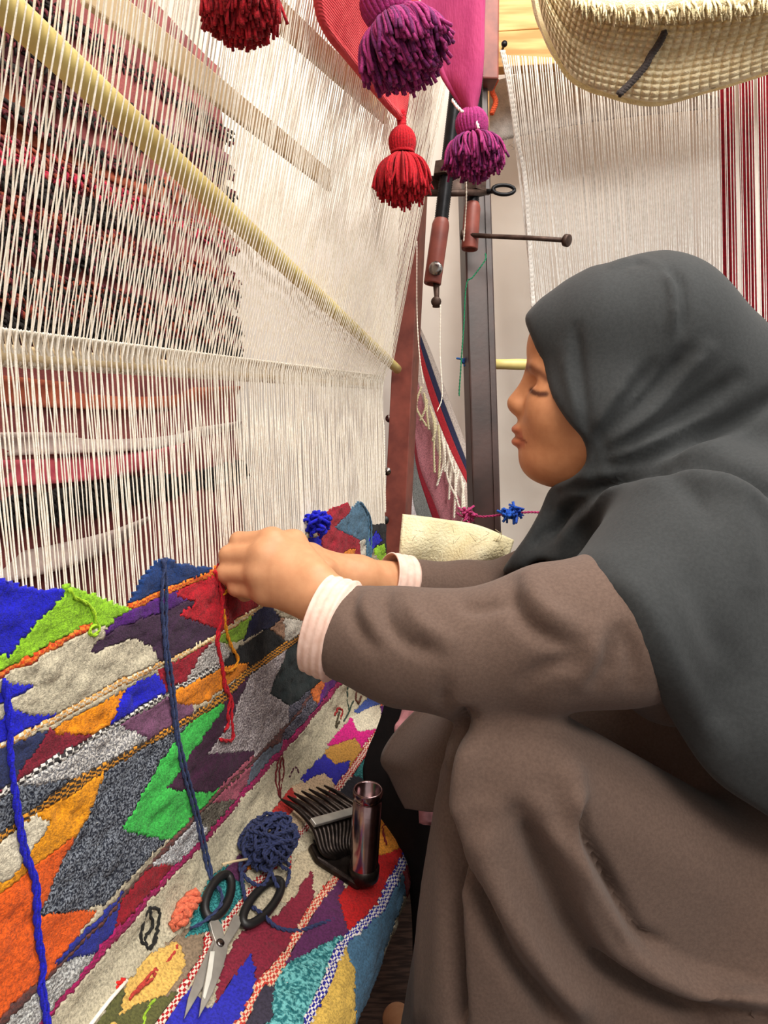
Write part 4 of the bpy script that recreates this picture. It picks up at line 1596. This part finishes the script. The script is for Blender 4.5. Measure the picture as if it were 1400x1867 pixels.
# sleeves
D.chain([px(628, 1152, .773), px(740, 1180, .752), px(850, 1190, .738), px(1010, 1158, .722), px(1130, 1152, .722)], [.0485, .052, .0535, .062, .063], .03)
D.rc(px(1130, 1152, .722), SH, .063, .085, .03)
D.rc(px(1130, 1120, .74), px(1230, 1200, .80), .05, .07, .04)
D.chain([px(742, 1068, .985), px(860, 1090, 1.03), EL2, SH2], [.036, .044, .056, .075], .03)
# cut the near sleeve open at the wrist, the hem at the floor
SA = px(740, 1180, .752) - px(628, 1152, .773)
SA /= np.linalg.norm(SA)
S0p = px(616, 1151, .775)
S2a = px(860, 1090, 1.03) - px(742, 1068, .985)
S2a /= np.linalg.norm(S2a)
S2p = px(740, 1066, .985)


def dress_post(P, d):
    near = np.linalg.norm(P - S0p, axis=-1) < .09
    d = np.where(near, np.maximum(d, -((P - S0p) @ SA)), d)
    near = np.linalg.norm(P - S2p, axis=-1) < .07
    d = np.where(near, np.maximum(d, -((P - S2p) @ S2a)), d)
    return np.maximum(d, .004 - P[..., 2])


Vd, Fd = grow(D, .0055, dress_post, 16, 2)
folds_d = [
    (-.020, 12, [(850, 1310), (826, 1345), (817, 1400), (816, 1480), (820, 1634), (834, 1880)]),
    (.010, 22, [(870, 1340), (850, 1420), (848, 1520), (856, 1620)]),
    (.008, 18, [(792, 1420), (782, 1600), (775, 1880)]),
    (-.017, 17, [(830, 1500), (845, 1580), (874, 1648), (924, 1745), (980, 1815), (1030, 1880)]),
    (.012, 26, [(880, 1480), (900, 1580), (940, 1680), (1000, 1770), (1080, 1850)]),
    (-.013, 20, [(950, 1490), (985, 1570), (1012, 1625), (1055, 1712), (1130, 1790), (1212, 1826), (1320, 1880)]),
    (.012, 24, [(985, 1480), (1030, 1560), (1060, 1640), (1110, 1720), (1190, 1775), (1300, 1815), (1420, 1840)]),
    (-.017, 11, [(1056, 1470), (1058, 1500), (1066, 1535), (1102, 1598), (1152, 1690), (1190, 1722)]),
    (.013, 20, [(1035, 1420), (1046, 1480), (1056, 1550), (1100, 1640), (1165, 1722), (1250, 1770), (1400, 1818)]),
    (-.014, 14, [(1110, 1762), (1183, 1803), (1264, 1830), (1420, 1856)]),
    (-.006, 14, [(1190, 1722), (1260, 1760), (1400, 1800)]),
    (.005, 40, [(1000, 1330), (1030, 1400), (1040, 1460)]),
    # sleeve
    (-.004, 11, [(650, 1075), (640, 1110), (655, 1150), (680, 1180)]), (.004, 14, [(672, 1072), (668, 1110), (690, 1150)]),
    (-.005, 12, [(700, 1080), (705, 1130), (740, 1170), (790, 1190)]), (.005, 16, [(740, 1085), (760, 1130), (810, 1165)]),
    (-.005, 13, [(815, 1300), (808, 1285), (812, 1250)]),
    (-.006, 15, [(930, 1060), (940, 1110), (975, 1150), (1040, 1180)]), (.005, 18, [(965, 1050), (985, 1100), (1040, 1140)]),
    (-.005, 14, [(960, 1240), (1000, 1215), (1060, 1205)]), (-.006, 13, [(1090, 1240), (1110, 1210), (1120, 1160)]), (.005, 16, [(1060, 1240), (1075, 1205), (1085, 1150)]),
    (-.006, 13, [(1150, 1240), (1152, 1200), (1140, 1150)]),
    (-.004, 12, [(840, 1090), (850, 1105), (880, 1110), (930, 1095)]),
]
Vd = press_folds(Vd, Fd, folds_d)
Vd = relax(Vd, Fd, .4)
cloth_obj('dress', Vd, Fd, M_dress, person)

# --- charcoal headscarf with its cape
S = Shape()
S.rc(px(1098, 620, .93), px(1188, 622, .94), .084, .0985, .03)
S.rc(px(1060, 612, .93), px(1000, 606, .93), .066, .036, .03)
S.rc(px(1088, 775, .93), px(1120, 850, .935), .077, .080, .03)
S.rc(px(1188, 622, .94), px(1262, 688, .96), .0985, .100, .03)
S.rc(px(1110, 745, .93), px(1180, 880, .94), .080, .078, .04)
S.rc(px(1280, 755, .97), px(1430, 990, .99), .100, .165, .05)
S.rc(px(1180, 900, .94), px(1310, 988, .845), .07, .085, .04)
S.rc(px(1310, 988, .845), px(1150, 1142, .735), .085, .083, .04)
S.rc(px(1310, 1000, .86), px(1420, 1360, .82), .10, .14, .05)
S.rc(px(1430, 990, .99), px(1500, 1400, .95), .165, .17, .06)
S.rc(px(1245, 1050, .80), px(1330, 1310, .76), .085, .09, .05)
S.rc(px(1070, 880, .965), px(1000, 1010, .99), .045, .06, .03)
S.rc(px(1000, 1010, .99), px(1200, 1040, .95), .06, .10, .03)
KEEP = [(1110, 440), (1060, 490), (1028, 508), (985, 541), (954, 577), (962, 600), (973, 626), (988, 670), (999, 707), (1014, 737), (1036, 770), (1062, 800), (1070, 830), (1063, 852), (1040, 872), (1004, 889), (985, 930), (960, 975), (935, 1010), (915, 1045), (950, 1040), (990, 1020), (1060, 1047), (1118, 1092), (1145, 1140), (1168, 1195), (1195, 1255), (1232, 1325), (1300, 1420), (1400, 1488), (1560, 1560), (1900, 1500), (1900, 300), (1110, 300)]
_kp = np.vstack([np.array(KEEP[:4], float), catmull(np.array(KEEP[4:30], float), 4)])
KEEPP = np.vstack([_kp, np.array(KEEP[30:], float)])


def scarf_post(P, d):
    q = proj(P.reshape(-1, 3))
    x, y, z = q[:, 0], q[:, 1], q[:, 2]
    dist = d_line(x, y, KEEPP[:len(_kp)]) * z / FPX
    sg = np.where(in_poly(x, y, KEEPP), -dist, dist).reshape(d.shape)
    k = .006
    h = np.maximum(k - np.abs(d - sg), 0) / k
    return np.maximum(d, sg) + h * h * k * .25


Vs, Fs = grow(S, .005, scarf_post, 16, 2)
folds_s = [
    (.006, 8, [(1120, 480), (1165, 472), (1205, 486), (1224, 515), (1230, 550), (1228, 600)]), (-.0055, 9, [(1140, 474), (1190, 478), (1234, 512), (1242, 556), (1240, 605)]),
    (-.006, 12, [(1078, 812), (1110, 770), (1150, 715), (1190, 670)]), (.004, 13, [(1085, 790), (1120, 735), (1150, 690)]),
    (-.007, 13, [(1082, 822), (1150, 760), (1205, 700), (1250, 645)]), (.005, 14, [(1090, 815), (1170, 765), (1240, 690), (1290, 640)]),
    (-.007, 13, [(1085, 838), (1180, 790), (1260, 745), (1340, 690)]), (.005, 15, [(1100, 842), (1200, 800), (1300, 745)]),
    (-.008, 14, [(1085, 858), (1160, 838), (1240, 810), (1330, 775), (1420, 720)]), (.006, 16, [(1080, 878), (1160, 858), (1250, 832), (1340, 800)]),
    (-.004, 10, [(1050, 600), (1055, 660), (1064, 740), (1072, 800)]), (.003, 12, [(1030, 640), (1040, 700), (1060, 770)]),
    (-.010, 13, [(985, 985), (1040, 930), (1110, 885), (1200, 850), (1290, 846), (1360, 868), (1430, 910)]),
    (.007, 18, [(1010, 1005), (1060, 945), (1130, 905), (1210, 880), (1300, 880), (1400, 925)]),
    (-.006, 14, [(1020, 895), (1080, 890), (1150, 870), (1230, 846)]), (.005, 12, [(1030, 912), (1090, 905), (1140, 890)]),
    (-.005, 16, [(1200, 870), (1260, 895), (1290, 940)]), (.004, 22, [(1330, 890), (1360, 960), (1370, 1060)]),
    (-.004, 30, [(1230, 1010), (1280, 1100), (1330, 1230)]), (.005, 26, [(1110, 1040), (1180, 1110), (1240, 1240), (1320, 1370)]),
    (-.005, 12, [(1005, 905), (990, 950), (965, 1000)]), (-.005, 12, [(1030, 915), (1015, 960), (1000, 1000)]),
]
Vs = press_folds(Vs, Fs, folds_s)
Vs = relax(Vs, Fs, .4)
cloth_obj('headscarf', Vs, Fs, M_hijab, person)

# --- ribbed cuffs of the inner sleeves
def cuff(c, ax_, R, ln, tilt=0):
    ax_ = ax_ / np.linalg.norm(ax_)
    b = np.cross(ax_, Z); b /= np.linalg.norm(b)
    c_ = np.cross(b, ax_)
    if c_[2] < 0:
        c_ = -c_

    def fn(u, v):
        a = 2 * pi * u
        # v: 0..1 outside from sleeve to edge, then the inside back
        t = v * 2 if v < .5 else (1 - v) * 2
        r = R * (1.0 - .05 * t - .16 * max(0, 1 - t / .22)) - (0 if v < .5 else .0015) + .0006 * cos(t * 4 * 2 * pi) * (v < .5)
        sk = tilt * cos(a)
        return c + ax_ * (-.010 + (ln + .010) * t + sk * t) + (b * cos(a) * r * .92 + c_ * sin(a) * r) * (1 + .015 * sin(3 * a + 2 * t))
    V, F = grid(fn, 96, 61)
    return mk('cuff', V, F, M_cuff, person)


cuff(px(620, 1149, .776), -SA + Z * .10, .0540, .024)
cuff(px(738, 1066, .984), -S2a, .0390, .028)

# --- folded edge of the dress beyond the near knee, dark under-robe with painted shade below it, and pink hem
def flap(name, left, right, D0, D1, m, wav=.012):
    lp, rp = catmull(np.array(left, float), 8), catmull(np.array(right, float), 8)

    def fn(u, v):
        i, j = v * (len(lp) - 1), v * (len(rp) - 1)
        a = np.array([np.interp(i, np.arange(len(lp)), lp[:, q]) for q in (0, 1)])
        b = np.array([np.interp(j, np.arange(len(rp)), rp[:, q]) for q in (0, 1)])
        p = a * (1 - u) + b * u
        return px(p[0], p[1], D0 + (D1 - D0) * u + wav * sin(5 * u + 4 * v))
    V, F = grid(fn, 24, 40)
    return solid(mk(name, V, F, m, person), .006)


flap('dress_fold', [(790, 1270), (745, 1310), (712, 1350), (697, 1385), (712, 1412), (730, 1450), (742, 1472)], [(850, 1280), (850, 1330), (840, 1380), (836, 1420), (830, 1450), (825, 1470), (820, 1480)], .90, .80, M_dress)
flap('pink_hem', [(752, 1225), (742, 1270), (728, 1310), (722, 1335), (745, 1400), (764, 1450), (768, 1500)], [(800, 1225), (800, 1270), (795, 1310), (795, 1350), (800, 1400), (800, 1450), (800, 1510)], .945, .93, M_pink)
flap('under_robe_and_shade', [(722, 1215), (708, 1260), (690, 1320), (668, 1376), (664, 1420), (690, 1480), (732, 1545), (752, 1640), (756, 1760), (756, 1880)], [(800, 1215), (800, 1260), (800, 1320), (800, 1380), (800, 1420), (805, 1480), (800, 1550), (800, 1640), (800, 1760), (800, 1880)], 1.0, .97, M_black, .006)  # black robe; its lower strip stands in for the shadow beside the dress

# ------------------------------------------------------------------ yarn ends and tools lying on the cloth
def rug_yarn(name, label, c, r, strands, off=.005, cat='yarn', pitch=.024):
    parts_ = []
    for ln in strands:
        parts_.append(yarn([rug_at(p[0], p[1], p[2] if len(p) > 2 else off) for p in ln], r, 2, pitch, jitter=r * .05))
    if len(parts_) == 1:
        return tag(mk(name, *parts_[0], wool(c)), label, cat)
    t = thing(name, label, cat)
    for V, F in parts_:
        mk('strand', V, F, wool(c), t)
    return t


rug_yarn('navy_yarn', 'doubled slate navy yarn hanging from the navy patch down to the scissors', (52, 64, 104), .0019,
         [[(293, 1016), (287, 1050), (285, 1100), (289, 1160), (294, 1220), (303, 1280), (311, 1340), (322, 1400), (342, 1470), (360, 1545), (374, 1600), (392, 1640, .012), (388, 1670, .014), (360, 1695, .012), (340, 1700, .006)],
          [(286, 1020), (293, 1060), (293, 1110), (294, 1170), (303, 1230), (310, 1290), (316, 1345), (332, 1410), (350, 1475), (366, 1545), (378, 1598), (372, 1625, .01), (366, 1645, .006)]], .006)
rug_yarn('red_yarn', 'bright red yarn end hanging from the red patch beside the hand', (200, 22, 40), .0021,
         [[(382, 1040), (392, 1070), (396, 1110), (390, 1150), (389, 1180), (398, 1220), (401, 1255), (414, 1275), (413, 1310), (416, 1345), (404, 1350), (392, 1347)],
          [(388, 1042), (398, 1080), (393, 1130), (386, 1165), (393, 1200), (400, 1240), (410, 1270), (406, 1300), (408, 1318), (400, 1332)]], .006)
rug_yarn('orange_yarn', 'looped orange yarn end hanging beside the red yarn', (240, 152, 22), .0021,
         [[(392, 1036, .006), (404, 1048, .010), (403, 1070, .010), (397, 1084, .006)], [(398, 1110), (404, 1150), (414, 1180), (425, 1200), (420, 1215), (408, 1224), (398, 1222)]], .006)
rug_yarn('lime_yarn', 'short lime yarn end curling over the lime patch', (178, 226, 44), .0017,
         [[(116, 1072), (126, 1088), (146, 1098), (160, 1112), (165, 1132), (172, 1146), (164, 1157), (154, 1155), (158, 1142), (166, 1138)]], .005)
rug_yarn('blue_yarn', 'thick royal blue yarn hanging down over the orange wool patches', (26, 28, 196), .0021,
         [[(-8, 1235), (2, 1300), (8, 1370), (12, 1440), (22, 1510), (32, 1560), (50, 1606), (53, 1680), (60, 1735), (70, 1762), (60, 1795), (68, 1835), (76, 1900)],
          [(-3, 1240), (7, 1310), (5, 1380), (18, 1450), (28, 1515), (40, 1565), (56, 1612), (58, 1690), (66, 1740), (64, 1770), (67, 1800), (74, 1840), (80, 1900)]], .006)
rug_yarn('grey_blue_yarn', 'grey-blue yarn strands hanging from the peak by the upright', (84, 122, 150), .0022,
         [[(652, 916), (664, 935), (667, 970), (664, 1010), (668, 1045)], [(655, 918), (670, 945), (672, 985), (670, 1030), (676, 1050)]], .005)
rug_yarn('lime_yarn', 'tiny lime yarn snippet lying on the rug roll below the scissors', (160, 200, 50), .0018, [[(256, 1880), (262, 1852), (272, 1836), (280, 1826), (268, 1842)]], .004)
rug_yarn('lime_yarn', 'small lime yarn snippet on the orange patch by the comb handle', (176, 200, 52), .0018, [[(690, 1478), (702, 1470), (716, 1474), (722, 1488), (738, 1500)]], .006)
rug_yarn('dark_red_yarn', 'thin dark red yarn snippet lying on the orange patch by the comb', (128, 26, 30), .0018, [[(700, 1470), (716, 1480), (706, 1500), (696, 1515), (702, 1545)]], .004)


def knot(name, label, c, x, y, rr, n_, off):
    p0 = rug_at(x, y, off)
    ps = []
    for i in range(n_):
        d1, d2 = rng.normal(0, 1, 3), rng.normal(0, 1, 3)
        d1, d2 = d1 / np.linalg.norm(d1), d2 / np.linalg.norm(d2)
        ps.append(tube(catmull([p0 + d1 * rr * .2, p0 + (d1 + d2) * rr * .45 + N * .003, p0 + d2 * rr * rng.uniform(.6, 1.0) + N * .002], 4), .0024, 5))
    V, F = merge(ps)
    o = tag(mk(name, V, F, wool(c)), label, 'yarn')
    o['kind'] = 'stuff'


knot('blue_yarn_knot', 'royal blue yarn bunched in a knot on the warp behind the hand', (24, 30, 206), 560, 953, .023, 46, .014)
knot('red_yarn_knot', 'small red yarn end sticking out of the warp above the fingers', (196, 24, 40), 424, 992, .010, 10, .006)

# navy yarn ball with a loose tail
ball = thing('navy_yarn_ball', 'tangled ball of slate navy yarn lying beside the weaving comb', 'yarn ball')
bc = rug_at(474, 1560, .022)
NV = (50, 58, 100)
for k in range(5):
    q = []
    ph = rng.uniform(0, 6, 6)
    for t in np.linspace(0, 2 * pi * 5, 70):
        d = np.array([sin(1.0 * t + ph[0]) + .5 * sin(2.3 * t + ph[1]), sin(1.3 * t + ph[2]) + .5 * cos(2.1 * t + ph[3]), sin(1.7 * t + ph[4]) + .4 * sin(.6 * t + ph[5])])
        d /= np.linalg.norm(d)
        q.append(bc + (N * d[0] * .028 + L * d[1] * .036 + Z * (d[2] * .022 + .004)) * rng.uniform(.62, 1.18))
    V, F = yarn(q, .0023, 2, .014, 4, 3)
    mk('yarn_winding', V, F, wool(NV), ball)
for ln in ([(455, 1580, .02), (432, 1600, .012), (436, 1635, .01), (446, 1652, .006), (470, 1682, .012), (500, 1698, .006), (540, 1702, .004), (575, 1692, .004), (606, 1681, .004)],
           [(480, 1570, .02), (500, 1600, .018), (520, 1600, .01), (516, 1622, .008), (498, 1632, .012), (480, 1612, .018), (462, 1600, .016), (474, 1580, .02)],
           [(440, 1570, .016), (428, 1590, .01), (445, 1620, .012), (470, 1630, .014), (484, 1600, .018), (505, 1580, .012), (524, 1585, .006)]):
    V, F = yarn([rug_at(*p) for p in ln], .0023, 2, .014)
    mk('loose_loop', V, F, wool(NV), ball)
rug_yarn('red_yarn', 'short curled red yarn snippet beside the navy yarn ball', (176, 24, 36), .0016, [[(508, 1560), (520, 1556), (527, 1572), (525, 1592)]], .004)
rug_yarn('orange_yarn', 'small bundle of coral orange yarn wound together beside the scissors', (232, 116, 84), .0056,
         [[(346, 1634, .010), (330, 1640, .012), (318, 1656, .010), (328, 1662, .016), (340, 1648, .014)], [(322, 1650, .008), (312, 1672, .010), (306, 1690, .007), (318, 1690, .009), (328, 1672, .012), (316, 1668, .014)]], .01, pitch=.022)
V, F = tube([rug_at(384, 1584, .016), rug_at(408, 1584, .017), rug_at(434, 1585, .018)], .0014, 8)
tag(mk('wooden_stick', V, F, M_lath), 'thin wooden matchstick lying over the yarn above the scissors', 'stick')
ws = thing('white_stick', 'thin white stick with a red tip lying on the cream band', 'stick')
V, F = tube([rug_at(222, 1792, .006), rug_at(190, 1828, .006), rug_at(150, 1880, .006)], .0017, 8)
mk('shaft', V, F, M_cotton, ws)
V, F = yarn([rug_at(203, 1806, .003), rug_at(210, 1796, .004), rug_at(222, 1790, .004), rug_at(216, 1800, .003)], .003, 2, .01)
mk('red_tip', V, F, wool((206, 34, 30)), ws)


def slab(pts, off, th):
    top = [rug_at(x, y, off + th) for x, y in pts]
    bot = [rug_at(x, y, off) for x, y in pts]
    n_ = len(pts)
    F = [tuple(range(n_)), tuple(range(2 * n_ - 1, n_ - 1, -1))]
    F += [(i, n_ + i, n_ + (i + 1) % n_, (i + 1) % n_) for i in range(n_)]
    return np.array(top + bot), F


sc = thing('scissors', 'steel scissors with black plastic handles lying open on the rug', 'scissors')
M_blade = mat('scissor_steel', (176, 172, 164), (150, 146, 140), nscale=40, rough=.36, metal=.55, bump=.05)
V, F = slab([(398, 1722), (406, 1735), (404, 1752), (396, 1782), (377, 1828), (352, 1872), (358, 1830), (366, 1790), (376, 1752), (382, 1732)], .010, .0022)
bevel(mk('blade', V, F, M_blade, sc, False), .0006)
V, F = slab([(382, 1722), (396, 1730), (400, 1744), (388, 1768), (362, 1812), (328, 1870), (336, 1830), (350, 1790), (370, 1748)], .0065, .0022)
bevel(mk('blade', V, F, M_blade, sc, False), .0006)
V, F = slab([(372, 1752), (380, 1752), (374, 1800), (362, 1840), (358, 1836), (366, 1790)], .0124, .0012)
M_edge = mat('ground_steel', (222, 220, 210), (206, 204, 194), rough=.4, metal=.25, bump=0)
mk('ground_edge', V, F, M_edge, sc, False)
c = rug_at(391, 1735, .012)
nv = rug_at(391, 1735, .02) - c
V, F = lathe(c, c + nv, [(0, .0042), (.0015, .004), (.002, .002), (.002, 0)], 14)
mk('rivet', V, F, M_chrome, sc)
for tang in ([(388, 1742), (378, 1716), (372, 1694), (384, 1682), (396, 1700), (402, 1728)], [(390, 1738), (408, 1704), (418, 1680), (434, 1686), (428, 1704), (404, 1742)]):
    V, F = slab(tang, .007, .004)
    bevel(mk('shank', V, F, M_blade, sc, False), .0008)
for (cx, cy, a_, b_, rot) in ((388, 1644, 23, 42, .28), (470, 1657, 25, 50, .62)):
    q = []
    for t in np.linspace(0, 2 * pi, 40):
        u, v = a_ * cos(t), b_ * sin(t)
        q.append(rug_at(cx + u * cos(rot) - v * sin(rot) * -1, cy + u * sin(rot) * -1 * -1 * .3 + v * cos(rot) * -1, .010))
    V, F = tube(q, .0047, 10, False)
    mk('handle_loop', V, F, M_plasticblack, sc)

# weaving comb
cb = thing('weaving_comb', 'heavy iron weaving comb with a shiny tubular steel handle lying on the rug', 'comb')
NT = 13
for i in range(NT):
    u = i / (NT - 1)
    tip = (494 + 86 * u, 1466 - 18 * u + (6 if i % 2 else 0))
    mid = (552 + 94 * u, 1541 - 27 * u)
    low = (574 + 66 * u, 1576 - 22 * u)
    end = (606 + 38 * u, 1582 - 12 * u)
    q = catmull([rug_at(*tip, .016), rug_at((tip[0] + mid[0]) / 2, (tip[1] + mid[1]) / 2, .026), rug_at(*mid, .028), rug_at(*low, .020), rug_at(*end, .012)], 5)
    w = np.interp(np.linspace(0, 1, len(q)), [0, .1, .5, 1], [.0012, .0026, .0031, .0031])
    V, F = tube(q, w, 8)
    mk('tooth', V, F, M_iron, cb)
a, b = rug_at(545, 1538, .0345), rug_at(650, 1509, .0345)
ax_ = (b - a) / np.linalg.norm(b - a)
nn_ = rug_at(600, 1528, .04) - rug_at(600, 1528, .03)
nn_ /= np.linalg.norm(nn_)
nn_ -= ax_ * (nn_ @ ax_)
nn_ /= np.linalg.norm(nn_)
V, F = box((a + b) / 2, ax_, np.cross(nn_, ax_), nn_, np.linalg.norm(b - a) / 2, .0055, .0026)
bevel(mk('clamp_bar', V, F, M_blade, cb, False), .001)
V, F = slab([(556, 1552), (600, 1545), (648, 1535), (660, 1560), (668, 1600), (664, 1622), (648, 1630), (628, 1618), (600, 1600), (570, 1580)], .004, .010)
bevel(mk('head_plate', V, F, M_iron, cb, False), .003)
p0 = rug_at(655, 1612, .012)
dd = ray(671, 1440)
tgt = p0 + Z * .135
p1 = CAM + dd * (((tgt - CAM) @ dd) / (dd @ dd))
ln = np.linalg.norm(p1 - p0)
R_ = .0168
V, F = lathe(p0, p1, [(-.004, 0), (-.004, R_ * .75), (.004, R_ * 1.02), (.012, R_), (ln - .014, R_), (ln - .013, R_ * .95), (ln - .010, R_ * .95), (ln - .009, R_ * 1.03), (ln, R_ * 1.03), (ln + .0015, R_ * .98), (ln, R_ * .86), (ln - .05, R_ * .84), (ln - .05, 0)], 28)
M_tube = mat('pinkish_worn_steel', (176, 150, 150), (120, 96, 98), nscale=26, rough=.2, metal=1, bump=.05)
mk('handle_tube', V, F, M_tube, cb)
V, F = lathe(p0, p1, [(-.006, 0), (-.006, R_ * .7), (.0, R_ * 1.1), (.014, R_ * 1.12), (.016, R_ * 1.0)], 28)
mk('ferrule', V, F, M_iron, cb)
